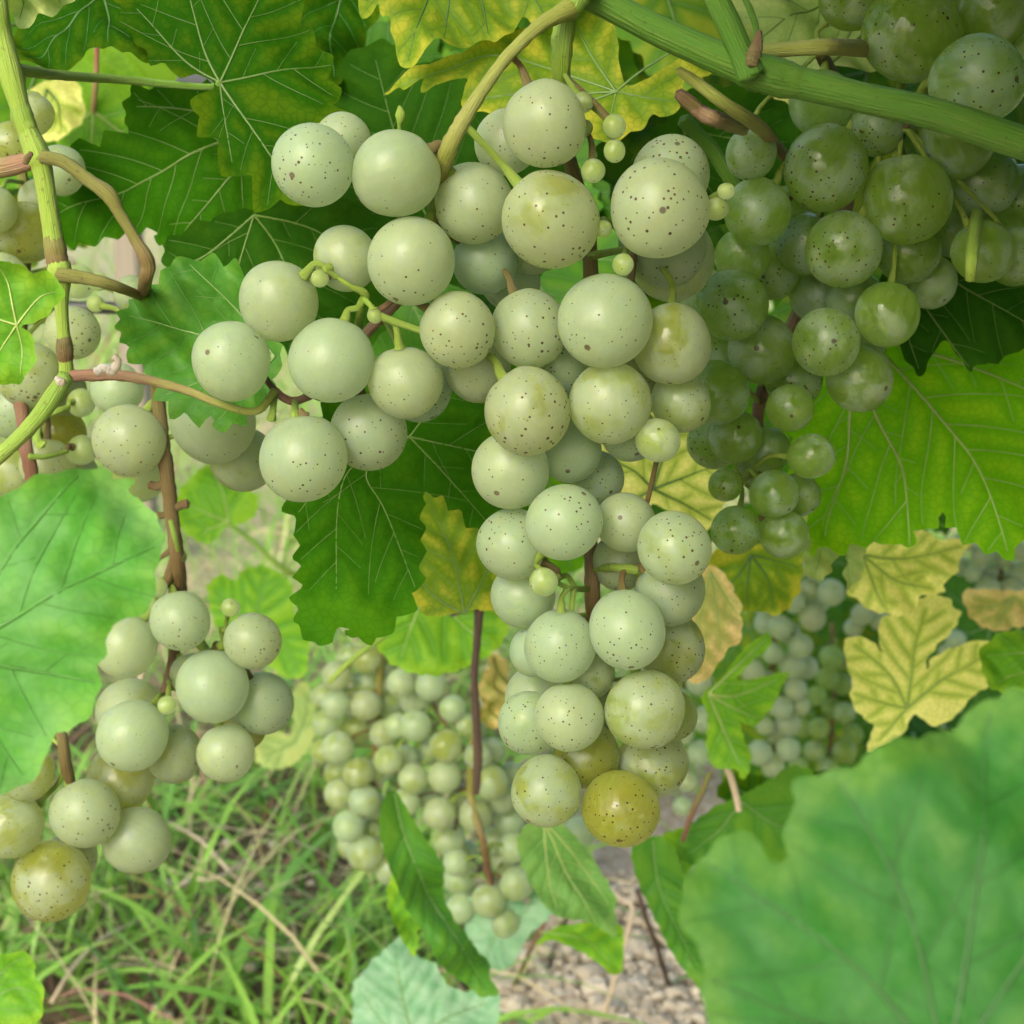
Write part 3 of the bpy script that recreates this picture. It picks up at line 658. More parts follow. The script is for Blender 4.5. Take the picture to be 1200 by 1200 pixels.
Lf('deep green shaded leaf under the shaded right bunch', (1072, 300), .415,
   [(1050, 300), (1030, 330), (1042, 380), (1053, 405), (1066, 427), (1078, 441), (1090, 421), (1103, 400), (1118, 412), (1136, 436), (1142, 428), (1166, 427), (1172, 421), (1200, 408), (1250, 380), (1265, 300), (1180, 260), (1100, 270)],
   [[(1078, 350), (1110, 400), (1134, 430)], [(1110, 325), (1150, 350), (1220, 385)], [(1060, 370), (1077, 432)]], LM['darkshade'], V_PALE, sx=.1, sy=0, amp=.0006, vr=.00042, wave=.0012)
Lf('small lime green young leaf on the left cane', (20, 381), .300,
   [(28, 381), (46, 376), (65, 360), (73, 343), (68, 328), (50, 318), (36, 318), (29, 312), (15, 312), (9, 306), (-20, 310), (-50, 330), (-62, 390), (-30, 440), (0, 452), (12, 449), (25, 447), (38, 430), (42, 410), (35, 390), (26, 384)],
   [[(10, 335), (0, 314)], [(45, 350), (64, 342)], [(-20, 370), (-50, 370)], [(26, 410), (24, 440)], [(0, 410), (-15, 435)]], LM['lime'], V_YEL, sx=.2, sy=.1, amp=.0005, tooth=.004, vr=.0003, cup=.1)
Lf('large blurred light green leaf standing in front of the left bunch', (-60, 770), .215,
   [(-70, 780), (-30, 800), (-20, 600), (0, 584), (40, 563), (80, 550), (110, 545), (127, 549), (130, 556), (143, 557), (156, 560), (147, 571), (165, 585), (180, 600), (187, 615), (190, 635), (186, 652), (183, 680), (177, 703), (171, 718), (150, 725), (131, 733), (127, 750), (125, 770), (115, 782), (117, 800), (110, 825), (104, 841), (85, 853), (65, 860), (55, 880), (45, 905), (30, 918), (15, 926), (0, 930), (-40, 930), (-120, 880), (-150, 800)],
   [[(60, 700), (180, 640)], [(20, 640), (90, 555)], [(60, 790), (112, 800)], [(-10, 860), (25, 910)]], LM['front2'], V_FRONT2, sx=.15, sy=-.1, amp=.0004, tooth=.004, vr=.0004, cup=.04)
Lf('large out of focus green leaf at the very front with a notch in its edge', (1110, 1260), .140,
   [(1120, 1310), (1250, 1300), (1330, 1150), (1330, 950), (1270, 830), (1200, 806), (1180, 815), (1160, 813), (1137, 836), (1115, 852), (1080, 863), (1050, 868), (1030, 875), (1015, 890), (1000, 900), (970, 905), (945, 912), (931, 924), (926, 950), (922, 985), (918, 1006), (905, 1010), (890, 1003), (883, 987), (879, 970), (867, 970), (850, 985), (830, 993), (815, 1010), (802, 1040), (795, 1062), (800, 1078), (804, 1090), (815, 1110), (828, 1140), (822, 1160), (824, 1185), (836, 1210), (870, 1270), (1000, 1330), (1080, 1330)],
   [[(1000, 1130), (830, 1010)], [(980, 1210), (835, 1150)], [(1060, 1060), (985, 920)], [(1140, 1060), (1165, 830)], [(1230, 1080), (1310, 960)], [(1020, 1280), (920, 1300)]], LM['front'], V_FRONT, sx=-.1, sy=-.3, amp=.0009, tooth=.0045, vr=.00035, quilt=.0009, wave=.0016, cup=.05, res=.0011)
Lf('yellow leaf with green veins glowing between the two bunches', (765, 573), .50,
   [(765, 590), (740, 620), (705, 610), (685, 570), (690, 530), (730, 500), (790, 480), (835, 505), (850, 560), (845, 610), (815, 625), (785, 600)],
   [[(740, 550), (700, 535)], [(780, 530), (800, 492)], [(800, 560), (842, 545)], [(800, 590), (835, 612)], [(730, 590), (700, 590)]], LM['yellow'], V_DARK, sy=.2, amp=.0012, vr=.0005)
Lf('green yellow mottled leaf under the small grapes of the shaded bunch', (880, 650), .52,
   [(880, 640), (930, 630), (940, 660), (935, 700), (910, 720), (880, 715), (850, 725), (830, 700), (825, 660), (850, 640)],
   [[(900, 680), (905, 712)], [(920, 660), (935, 665)], [(860, 680), (835, 695)], [(875, 690), (878, 712)]], LM['yellowgreen'], V_DARK, amp=.001, vr=.0004)
Lf('pale toothed strip of leaf below the bright backlit leaf', (975, 590), .47,
   [(960, 590), (938, 600), (940, 650), (945, 672), (958, 680), (975, 668), (985, 650), (993, 655), (992, 690), (1005, 680), (1012, 650), (1010, 610), (990, 590)],
   [[(965, 640), (955, 672)], [(990, 640), (997, 680)]], LM['pale'], V_PALE, amp=.0008, tooth=.004, vr=.0003)
Lf('peach tinted fading leaf beside the right edge of the main bunch', (832, 670), .50,
   [(840, 665), (860, 690), (868, 720), (866, 745), (850, 765), (835, 790), (815, 800), (790, 780), (785, 730), (800, 690), (820, 668)],
   [[(840, 720), (845, 760)], [(820, 730), (815, 785)], [(850, 700), (864, 720)]], LM['tan'], V_YEL, amp=.001, vr=.0004)
Lf('yellow leaf with jagged lobes right under the bright backlit leaf', (1010, 650), .55,
   [(1000, 660), (993, 692), (1003, 702), (1020, 715), (1040, 719), (1056, 720), (1075, 714), (1076, 701), (1090, 697), (1108, 694), (1106, 684), (1122, 668), (1125, 650), (1134, 632), (1100, 632), (1085, 622), (1050, 615), (1015, 630)],
   [[(1060, 655), (1122, 640)], [(1050, 680), (1095, 690)], [(1025, 690), (1035, 712)]], LM['yellow'], V_SOFT, amp=.0008, vr=.0005)
Lf('three lobed butter yellow leaf with dark green veins beside the front leaf', (1063, 830), .58,
   [(1070, 838), (1080, 842), (1095, 851), (1110, 845), (1125, 835), (1145, 812), (1160, 800), (1166, 768), (1155, 750), (1130, 755), (1098, 768), (1086, 786), (1090, 768), (1105, 750), (1120, 735), (1122, 715), (1112, 708), (1105, 697), (1080, 699), (1050, 717), (1034, 726), (1030, 741), (1036, 770), (1052, 790), (1046, 782), (1030, 760), (1015, 748), (990, 749), (993, 780), (998, 805), (994, 816), (1010, 840), (1023, 850), (1015, 880), (1040, 872), (1056, 862)],
   [[(1070, 780), (1083, 715)], [(1042, 790), (1003, 757)], [(1100, 800), (1150, 770)], [(1040, 825), (1000, 812)], [(1045, 850), (1030, 868)]], LM['yellow'], V_SOFT, sy=.1, amp=.0008, vr=.0006)
Lf('yellow green deeply lobed leaf between the small background bunches', (830, 813), .60,
   [(822, 815), (845, 795), (860, 775), (880, 753), (901, 741), (898, 760), (880, 776), (865, 792), (868, 798), (895, 793), (921, 787), (915, 807), (905, 830), (890, 848), (876, 850), (868, 846), (872, 868), (879, 882), (871, 911), (860, 900), (845, 901), (833, 895), (828, 870), (829, 838)],
   [[(870, 775), (897, 748)], [(865, 815), (912, 795)], [(850, 860), (865, 895)], [(860, 830), (888, 842)]], LM['lime'], V_YEL, amp=.0005, vr=.0006, tooth=.004)
Lf('scalloped tan leaf under the far right bunch', (1190, 700), .62,
   [(1190, 692), (1150, 690), (1128, 694), (1135, 714), (1142, 726), (1156, 736), (1170, 739), (1186, 735), (1205, 732), (1235, 715), (1230, 690)],
   [[(1165, 710), (1140, 712)], [(1175, 720), (1165, 735)], [(1205, 715), (1210, 728)]], LM['tan'], V_YEL, amp=.0012, vr=.0004)
Lf('plain light green leaf at the right edge over the front leaf', (1235, 770), .55,
   [(1240, 760), (1200, 738), (1170, 742), (1150, 765), (1155, 800), (1190, 815), (1240, 800)], [[(1200, 765), (1160, 770)], [(1200, 785), (1170, 800)]], LM['lime'], V_YEL, amp=.0008, vr=.0004)
Lf('blue green leaf with smooth lobes at the bottom edge', (487, 1228), .70,
   [(480, 1235), (420, 1225), (414, 1160), (419, 1148), (435, 1128), (450, 1113), (470, 1098), (486, 1119), (510, 1130), (520, 1150), (545, 1162), (580, 1158), (585, 1185), (570, 1225), (510, 1245), (494, 1235)],
   [[(472, 1170), (462, 1108)], [(450, 1200), (425, 1165)], [(520, 1195), (572, 1175)]], LM['teal'], V_PALE, sy=-.3, amp=.001, vr=.0006, cup=.08)
Lf('folded green leaf curling down in front of the small middle bunch', (462, 930), .60,
   [(460, 925), (478, 950), (495, 980), (513, 1008), (520, 1040), (529, 1073), (545, 1095), (560, 1115), (576, 1131), (570, 1142), (578, 1155), (560, 1163), (545, 1152), (526, 1140), (505, 1118), (488, 1085), (468, 1052), (452, 1015), (444, 980), (443, 945)],
   [[(480, 1000), (520, 1080), (565, 1150)]], LM['mid'], V_MID, sx=.4, sy=.1, amp=.0006, vr=.0005, fold=.15, wave=.004)
Lf('narrow shaded leaf hanging behind the folded leaf', (480, 1020), .66,
   [(470, 1020), (500, 1040), (505, 1075), (492, 1090), (487, 1121), (474, 1106), (460, 1076), (454, 1058), (458, 1030)], [[(482, 1060), (486, 1110)]], LM['lime'], V_MID, sx=.2, amp=.0008, vr=.0005)
Lf('pale green leaf with straight midrib below the lowest grapes of the main bunch', (638, 962), .60,
   [(630, 960), (660, 968), (692, 1000), (715, 1040), (723, 1060), (723, 1096), (710, 1092), (690, 1080), (660, 1076), (640, 1066), (625, 1042), (610, 1010), (605, 980)],
   [[(668, 1030), (700, 1085)], [(640, 1010), (650, 1065)], [(680, 1010), (715, 1060)]], LM['fresh'], V_YEL, sx=.2, sy=-.2, amp=.0005, vr=.0006)
Lf('flat yellow green leaf under the pale leaf with the midrib', (632, 1092), .68,
   [(628, 1105), (650, 1086), (680, 1078), (728, 1088), (724, 1141), (702, 1126), (670, 1111), (650, 1101)], [[(680, 1098), (718, 1125)]], LM['lime'], V_YEL, sy=.4, amp=.0006, vr=.0004)
Lf('pale blue green leaf behind the tip of the small middle bunch', (590, 1085), .76,
   [(545, 1060), (560, 1045), (600, 1040), (618, 1062), (622, 1030), (632, 1028), (645, 1070), (620, 1095), (600, 1128), (575, 1135), (550, 1110)], [[(575, 1110), (570, 1128)], [(615, 1070), (630, 1038)]], LM['teal'], V_PALE, amp=.001, vr=.0004)
Lf('dark green leaf hanging left of the front leaf over the gravel', (765, 985), .62,
   [(738, 1000), (748, 985), (775, 980), (795, 1005), (805, 1050), (830, 1120), (850, 1180), (812, 1150), (780, 1105), (752, 1045)], [[(775, 1050), (815, 1130)]], LM['mid'], V_MID, sx=.2, amp=.0006, vr=.0004)
Lf('pointed light green leaf beside the dark leaf over the gravel', (800, 975), .66,
   [(770, 985), (800, 970), (830, 985), (815, 1020), (798, 1050), (782, 1020)], [[(800, 1010), (798, 1040)]], LM['lime'], V_YEL, sx=.3, amp=.0006, vr=.0004)
Lf('dull green leaf behind the notch of the front leaf', (870, 940), .64,
   [(870, 930), (930, 900), (960, 920), (940, 990), (900, 1020), (850, 1010), (795, 1005), (800, 975), (830, 950)], [[(900, 960), (930, 970)], [(840, 975), (805, 995)]], LM['mid'], V_MID, sy=.3, amp=.001, vr=.0005)
Lf('olive leaf seen low behind the small grapes on the right', (905, 965), .72,
   [(890, 960), (840, 930), (860, 905), (920, 915), (950, 900), (1000, 910), (1020, 960), (960, 1000), (910, 990)], [[(950, 940), (1000, 930)], [(880, 935), (860, 920)]], LM['mottled'], V_MID, sy=.2, amp=.001, vr=.0005)
Lf('green leaf at the left bottom corner over the grass', (-30, 1190), .45,
   [(-40, 1150), (0, 1120), (33, 1116), (42, 1130), (44, 1150), (56, 1157), (52, 1180), (42, 1202), (20, 1240), (-50, 1240), (-60, 1190)], [[(10, 1160), (44, 1165)], [(0, 1140), (30, 1122)]], LM['lime'], V_MID, sy=-.2, amp=.0008, vr=.0004)
Lf('backlit lobed leaf in the gap below the left cane', (268, 612), .85,
   [(262, 620), (245, 637), (225, 630), (209, 610), (207, 580), (222, 563), (246, 545), (272, 556), (302, 583), (297, 606), (280, 614)], [[(240, 600), (220, 590)], [(262, 580), (250, 555)], [(245, 620), (235, 628)]], LM['lime'], V_YEL, amp=.0012, vr=.0006,
   petiole=[(300, 638, 3), (335, 668, 3.5), (390, 690, 4, .02)])
Lf('lobed green leaf above the lone grape of the left bunch', (300, 735), .88,
   [(290, 745), (258, 740), (242, 692), (260, 673), (276, 681), (286, 668), (312, 664), (342, 686), (346, 720), (362, 745), (358, 790), (332, 792), (312, 775)], [[(270, 710), (252, 690)], [(305, 700), (312, 672)], [(330, 750), (350, 785)]], LM['lime'], V_MID, amp=.0012, vr=.0005)
Lf('pale leaf beyond the grass edge left of the small bunches', (345, 870), .95,
   [(340, 860), (310, 850), (300, 890), (330, 900), (360, 880), (372, 840), (360, 800), (345, 810)], [[(325, 880), (312, 885)], [(358, 840), (360, 815)]], LM['pale'], V_PALE, amp=.0012, vr=.0005)
Lf('wide light green leaf behind the dark woody shoot', (500, 690), .62,
   [(480, 690), (440, 720), (450, 770), (500, 790), (550, 780), (590, 750), (600, 700), (560, 670), (520, 670)], [[(480, 740), (470, 770)], [(540, 730), (570, 755)]], LM['lime'], V_YEL, amp=.001, vr=.0005)
Lf('curled tan dead leaf beside the dark woody shoot', (578, 770), .66,
   [(572, 768), (590, 772), (598, 800), (592, 840), (582, 855), (568, 845), (565, 800)], [[(580, 815), (580, 845)]], LM['tan'], V_RED, sx=.5, amp=.0008, vr=.0005, wave=.004)
Lf('bright sunlit leaf tip at the upper left corner', (40, -45), .34,
   [(40, -55), (0, -40), (8, 0), (12, 18), (22, 34), (38, 27), (48, 14), (66, 16), (76, 8), (90, -4), (90, -40)], [[(30, -10), (22, 25)], [(60, -20), (70, 8)]], LM['pale'], V_PALE, sx=.2, sy=.5, amp=.0005, vr=.0003)
Lf('green leaf lying flat behind the top of the left cane', (120, -10), .40,
   [(130, -20), (60, -15), (25, 12), (8, 40), (14, 70), (30, 80), (65, 81), (95, 75), (105, 62), (125, 62), (150, 72), (180, 82), (190, 30), (170, -10)], [[(80, 30), (35, 65)], [(130, 30), (130, 58)], [(60, 0), (30, 25)]], LM['mottled'], V_DARK, sy=-.4, amp=.0006, vr=.0004)
Lf('pale backlit leaf with a pink petiole in the gap left of the dark leaf', (109, 130), .62,
   [(100, 128), (80, 100), (78, 70), (110, 55), (150, 60), (172, 95), (172, 140), (150, 175), (110, 180), (75, 175), (72, 150)], [[(108, 160), (107, 178)], [(135, 150), (155, 165)], [(85, 150), (75, 160)]], LM['lime'], V_YEL, sy=.1, amp=.001, vr=.0007,
   petiole=[(111, 110, 3.5, -.004), (113, 80, 3, -.008), (114, 40, 3, -.012)], pmat=REDPETIOLE)
Lf('golden yellow leaf behind the left cane', (55, 105), .60,
   [(60, 95), (85, 92), (96, 110), (95, 140), (75, 165), (45, 160), (30, 130), (38, 105)], [[(70, 125), (72, 155)], [(50, 130), (45, 150)]], LM['yellow'], V_DARK, amp=.0008, vr=.0005)
Lf('pale underside of a leaf behind the brown stub on the thick cane', (1040, -30), .42,
   [(1050, -40), (900, -50), (845, -20), (850, 25), (862, 55), (872, 82), (910, 78), (950, 84), (1015, 88), (1045, 60), (1070, 0)],
   [[(960, 10), (880, 50)], [(980, -20), (900, -30)], [(1000, 30), (980, 75)]], LM['pale'], V_PALE, sy=-.2, amp=.0006, vr=.0005)
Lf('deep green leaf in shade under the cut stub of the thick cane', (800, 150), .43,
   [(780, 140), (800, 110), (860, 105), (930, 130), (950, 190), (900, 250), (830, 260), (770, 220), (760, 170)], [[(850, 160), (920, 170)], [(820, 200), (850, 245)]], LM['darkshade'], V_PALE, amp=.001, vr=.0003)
Lf('small yellow leaf glowing behind the gap under the thick cane', (890, 150), .56,
   [(860, 130), (920, 110), (960, 130), (970, 160), (920, 200), (870, 190), (845, 165)], [[(920, 150), (955, 150)], [(890, 175), (890, 188)]], LM['yellow'], V_DARK, amp=.001, vr=.0004)
Lf('green toothed leaf behind the top of the mottled leaf', (410, -40), .46,
   [(400, -50), (350, -30), (355, 40), (375, 85), (395, 105), (420, 60), (440, 20), (450, -30)], [[(390, 40), (392, 92)]], LM['mottled'], V_DARK, amp=.001, vr=.0004)
Lf('bright yellow green leaf in the top gap left of the yellow mottled leaf', (440, 0), .66,
   [(380, -20), (375, 30), (395, 60), (430, 65), (470, 60), (490, 20), (470, -30), (420, -40)], [[(420, 30), (410, 58)], [(460, 20), (475, 45)]], LM['lime'], V_YEL, amp=.001, vr=.0005)

# ================================================================== canes and stems
stem_thing('vine_cane', 'thick green cane sloping over the shaded right bunch', 'cane',
   [(-300, -420, 14, .14), (200, -210, 15, .06), (560, -60, 16), (690, -5, 17), (780, 40, 18), (868, 78, 20), (900, 88, 20), (1000, 112, 18), (1100, 135, 19), (1200, 168, 20), (1330, 205, 20), (1700, 290, 21, .03), (2300, 400, 22, .1)], .335, GREEN_CANE, 'canes', 16, .015, nodes=((6, 1.12, GREEN_CANE),))
stem_thing('side_shoot', 'green side shoot growing up from the node of the thick cane', 'shoot', [(880, 88, 17), (868, 60, 15), (850, 20, 15), (825, -30, 14), (790, -100, 13)], .331, GREEN_CANE, 'canes', 14, .015)
stem_thing('bud_stub', 'brown withered bud on the node of the thick cane', 'bud', [(880, 76, 8), (884, 62, 9), (888, 48, 6), (890, 36, 3)], .318, RACHIS, None, 10, .18)
stem_thing('tendril', 'thin green tendril rising from the withered bud', 'tendril', [(888, 46, 3.5), (884, 25, 4), (874, 0, 4), (858, -30, 3.5)], .320, GREEN_CANE)
stem_thing('leaf_stalk', 'bronze stalk reaching right behind the thick cane', 'stalk', [(880, 62, 8, .006), (930, 57, 9), (980, 55, 10), (1030, 58, 10, .04), (1090, 60, 10, .08)], .345, PEDUNCLE)
stem_thing('cut_stub', 'short stub with a corky brown cut end under the thick cane', 'stub', [(870, 150, 9, .02), (840, 140, 10), (822, 132, 9), (809, 121, 8)], .345, stem_material('stub_bark', (.24, .26, .08), (.22, .14, .07), (.3, .22, .12)), None, 12, .12, nodes=((3, 1.15, RACHIS),))
stem_thing('leaf_stalk', 'freckled greenish stalk under the thick cane ending at the shaded bunch', 'stalk', [(795, 82, 5), (815, 96, 7), (850, 122, 8), (885, 145, 9, .01), (905, 165, 7, .035), (925, 190, 6, .06)], .340, PEDUNCLE)
stem_thing('cut_stub', 'green cut stalk end hanging under the shaded grapes at right', 'stub', [(1147, 235, 8, .05), (1143, 262, 8, .018), (1139, 300, 8), (1137, 328, 6)], .352, YELLOW_CANE, None, 12, .02)
stem_thing('leaf_stalk', 'dark green stalk crossing behind the upper grapes into the shade', 'stalk', [(800, 140, 9), (830, 170, 9), (850, 200, 9), (868, 230, 8)], .40, GREEN_CANE)
LC = .338
stem_thing('vine_cane', 'green jointed cane running down the left edge', 'cane',
   [(-90, -420, 13, .05), (-50, -200, 12, .01), (-8, -20, 12), (2, 40, 12), (12, 85, 14), (28, 140, 11), (44, 182, 15), (50, 200, 12), (58, 250, 11), (66, 300, 12), (70, 318, 14), (72, 360, 8), (76, 410, 8), (78, 440, 9)], LC, YELLOW_CANE, 'canes', 14, .02, nodes=((5, 1.12, YELLOW_CANE), (9, 1.1, RED_STEM), (12, 1.25, RACHIS)))
stem_thing('leaf_stalk', 'red brown jointed stalk leaving the left cane towards the dark leaf', 'stalk',
   [(48, 184, 8), (75, 190, 8), (105, 212, 8), (127, 228, 9.5), (140, 250, 7), (158, 280, 7), (173, 308, 9), (170, 330, 8, .004), (167, 352, 7, .03)], LC-.004, RED_STEM, 'stalks', 12, .05)
stem_thing('leaf_stalk', 'pink and green stalk running from the left cane to the toothed leaf', 'stalk', [(68, 322, 9), (95, 325, 8), (125, 332, 7), (150, 341, 6, .006), (185, 356, 5, .03)], LC-.002, RED_STEM, 'stalks')
stem_thing('leaf_stalk', 'pale stalk joining the left cane from the picture edge', 'stalk', [(-40, 200, 12), (0, 197, 12), (30, 190, 11), (45, 184, 8)], LC, PEDUNCLE)
stem_thing('leaf_stalk', 'yellow green stalk running down left from the lowest joint of the left cane', 'stalk', [(78, 440, 9), (62, 465, 11), (42, 492, 10), (15, 520, 9), (-30, 560, 9)], LC-.006, YELLOW_CANE, 'stalks')
stem_thing('leaf_scar', 'white corky scar on the stalk beside the left cane', 'scar', [(112, 436, 5), (122, 432, 6), (132, 434, 6), (138, 424, 5), (134, 418, 4)], LC-.014, SCAR, None, 10, .2)
stem_thing('bud_scar', 'small pale bud at the lowest joint of the left cane', 'bud', [(66, 442, 3), (70, 447, 5), (76, 448, 4)], LC-.012, SCAR, None, 10, .15)
stem_thing('bud_scar', 'small dark bud at the upper joint of the left cane', 'bud', [(30, 192, 3), (32, 186, 4), (37, 179, 3)], LC-.014, RACHIS, None, 10, .15)
stem_thing('woody_shoot', 'dark woody shoot with a side stub behind the main bunch', 'shoot', [(566, 640, 6), (562, 700, 6.5), (560, 740, 5), (556, 790, 4.5), (558, 840, 5), (560, 885, 5.5), (558, 930, 4)], .585, DARKWOOD, None, 10, .12)
stem_thing('woody_stub', 'short grey stub on the dark woody shoot', 'stub', [(560, 708, 6), (548, 713, 4), (535, 718, 3), (528, 722, 2)], .582, DARKWOOD, None, 8, .12)
stem_thing('leaf_stalk', 'thin tan dry stalk under the dark hanging leaf', 'stalk', [(455, 742, 3), (430, 760, 3.5), (405, 780, 3.5), (385, 800, 3)], .60, YELLOW_CANE)
stem_thing('leaf_stalk', 'straw coloured stalk below the lobed leaf', 'stalk', [(848, 893, 3), (856, 910, 4), (862, 930, 4), (866, 950, 4)], .62, STRAW)
stem_thing('leaf_stalk', 'orange brown stalk crossing below the background grapes', 'stalk', [(832, 905, 3), (822, 930, 3.5), (812, 950, 3.5), (800, 985, 3)], .63, RED_STEM)
stem_thing('withered_flower', 'tiny dry flower bud standing above the upper left grapes', 'flower bud', [(468, 158, 2), (468, 146, 2.5), (469, 140, 5), (469, 132, 5.5), (468, 124, 1.5)], .318, YELLOW_CANE, None, 10, .08)
# ================================================================== bunches
O_ = lambda **k: k
main = [
 (643, 258, 56, O_(bloom=0.46, ripe=.5)), (773, 243, 58, O_(dots=.9)), (464, 202, 51, O_(bloom=0.71)), (367, 193, 49, O_(bloom=0.69)), (709, 376, 55, O_(bloom=0.71, dots=.7)), (637, 145, 49, O_(ripe=.4)),
 (482, 306, 52, O_(bloom=0.71)), (618, 482, 51, O_(bloom=0.50, ripe=.6)), (355, 537, 51, O_(bloom=0.67, ripe=.4)), (388, 422, 50, O_(bloom=0.67)), (328, 352, 47, O_(ripe=.5)), (271, 424, 48), (476, 447, 43, O_(dy=.002)),
 (661, 612, 46, O_(bloom=0.76)), (735, 738, 46, O_(bloom=0.63)), (790, 642, 43, O_(bloom=0.50)), (755, 831, 47, O_(bloom=0.42, ripe=.4)), (667, 840, 41, O_(bloom=0.60)), (728, 948, 45, O_(bloom=0.18, ripe=.75)), (641, 927, 41, O_(bloom=0.42, ripe=.5)), (656, 757, 41, O_(bloom=0.71)),
 (556, 237, 48), (536, 385, 46), (620, 385, 45), (715, 472, 48, O_(bloom=0.45, ripe=.4)), (786, 403, 46, O_(bloom=0.40, ripe=.55)), (637, 682, 17), (432, 506, 44, O_(bloom=0.76)), (405, 303, 38),
 (387, 314, 12), (375, 326, 11), (439, 370, 9),
 (598, 551, 45, O_(bloom=0.77)), (602, 637, 43, O_(bloom=0.77)), (613, 698, 38, O_(bloom=0.77)), (668, 528, 37, O_(bloom=0.76, ripe=.05)), (688, 884, 39, O_(bloom=0.29, ripe=.6)), (765, 893, 41, O_(bloom=0.38, ripe=.5)), (785, 692, 42),
 (402, 168, 36), (594, 166, 38), (786, 205, 46), (568, 305, 39, O_(bloom=0.76, ripe=0)), (622, 290, 32), (776, 285, 53, O_(dy=.012)), (787, 302, 50, O_(bloom=0.34, dy=.02)),
 (785, 758, 41, O_(bloom=0.34, ripe=.5)), (621, 846, 38), (628, 815, 36), (788, 838, 29, O_(bloom=0.25)), (797, 470, 36, O_(bloom=0.34)), (738, 508, 34), (771, 516, 26, O_(bloom=0.34)),
 (733, 612, 35, O_(bloom=0.67)), (727, 658, 34), (690, 788, 30), (628, 762, 31), (560, 432, 40), (490, 455, 40), (700, 560, 32), (700, 830, 28), (655, 430, 36), (745, 440, 36), (600, 330, 34),
 (720, 148, 14), (720, 177, 13), (683, 120, 12), (685, 150, 10), (707, 268, 10), (840, 245, 14), (851, 224, 10), (730, 310, 13), (695, 200, 14),
]
bunch('large main bunch of freckled pale green grapes with a shouldered top', .318, main, [
   ([(690, -20, 15, .012), (664, 20, 13, .010), (658, 70, 12, .010), (660, 120, 9, .016), (665, 160, 8, .020)], YELLOW_CANE),
   ([(665, 158, 7, .020), (668, 190, 8, .024), (688, 260, 9, .028), (692, 340, 9, .030), (688, 420, 8, .030), (672, 520, 8, .028), (690, 620, 8, .022), (694, 690, 9, .016), (696, 760, 8, .020), (704, 830, 7, .022), (712, 890, 5, .022)], RACHIS),
   ([(668, 10, 12, .006), (630, 32, 8, .002), (590, 72, 7.5), (556, 120, 8.5), (530, 165, 10.5), (514, 210, 10, .006), (505, 270, 8, .016), (475, 340, 7, .022), (430, 390, 6, .022), (380, 450, 5, .018), (345, 470, 5, .010), (322, 458, 5, .010)], PEDUNCLE),
   ([(510, 180, 6, .008), (490, 170, 4, .012), (450, 180, 4, .02), (410, 200, 3, .02)], PEDUNCLE),
   ([(322, 458, 5, .006), (300, 482, 4.5, .002), (260, 474, 4.5, .004), (220, 458, 5, .008), (175, 446, 6, .012), (140, 440, 6.5, .016), (110, 440, 7, .018), (80, 440, 7, .020)], PEDUNCLE),
   ([(345, 470, 4, .010), (346, 485, 5, .002), (347, 492, 6, .002)], PEDICEL), ([(322, 462, 4, .008), (320, 480, 4, .004), (318, 492, 6, .004)], PEDICEL),
   ([(420, 392, 5, .012), (422, 360, 5, .004), (428, 345, 5, .002), (410, 335, 3, 0), (395, 325, 3)], YELLOW_CANE), ([(426, 350, 4, .002), (434, 358, 3, 0), (438, 368, 3, 0)], YELLOW_CANE),
   ([(692, 300, 5, .028), (740, 290, 4, .02), (770, 280, 4, .02)], PEDICEL), ([(690, 630, 5, .02), (720, 620, 4, .016), (748, 632, 4, .012)], PEDICEL), ([(694, 668, 5, .018), (720, 665, 5, .010), (746, 668, 6, .010)], PEDICEL),
   ([(690, 690, 4, .016), (672, 690, 3, .006), (652, 683, 3, .002)], PEDICEL)], group='bunches hanging in the row', bloom=.62, ripe=.25, seed=3)

left = [
 (152, 515, 43, O_(bloom=.88)), (211, 727, 36), (249, 804, 43, O_(bloom=.85)), (296, 751, 33, O_(ripe=.5, bloom=.6)), (155, 862, 41, O_(bloom=.92)), (264, 882, 34), (100, 953, 41, O_(bloom=.55)), (60, 1032, 45, O_(bloom=.3, ripe=.7)), (160, 984, 40, O_(bloom=.6)),
 (147, 757, 37), (308, 824, 36), (205, 883, 34, O_(bloom=.5, ripe=.6)), (196, 826, 11), (152, 832, 38, O_(bloom=.4, ripe=.5)), (14, 967, 37, O_(bloom=.4, ripe=.6)), (142, 912, 41, O_(bloom=.35, ripe=.75)), (30, 905, 33, O_(ripe=.7, bloom=.4)), (82, 1005, 32, O_(ripe=.6, bloom=.5)), (284, 850, 28, O_(ripe=.8, bloom=.3)),
 (249, 492, 51, O_(bloom=.95, dots=.6, dy=-.006)), (284, 538, 38, O_(bloom=.5, ripe=.3)), (160, 550, 39, O_(bloom=.3)), (137, 455, 31, O_(bloom=.7)), (155, 345, 22), (112, 356, 10), (225, 790, 26, O_(ripe=.4)),
 (210, 652, 9), (270, 712, 11), (184, 688, 12), (115, 330, 11)]
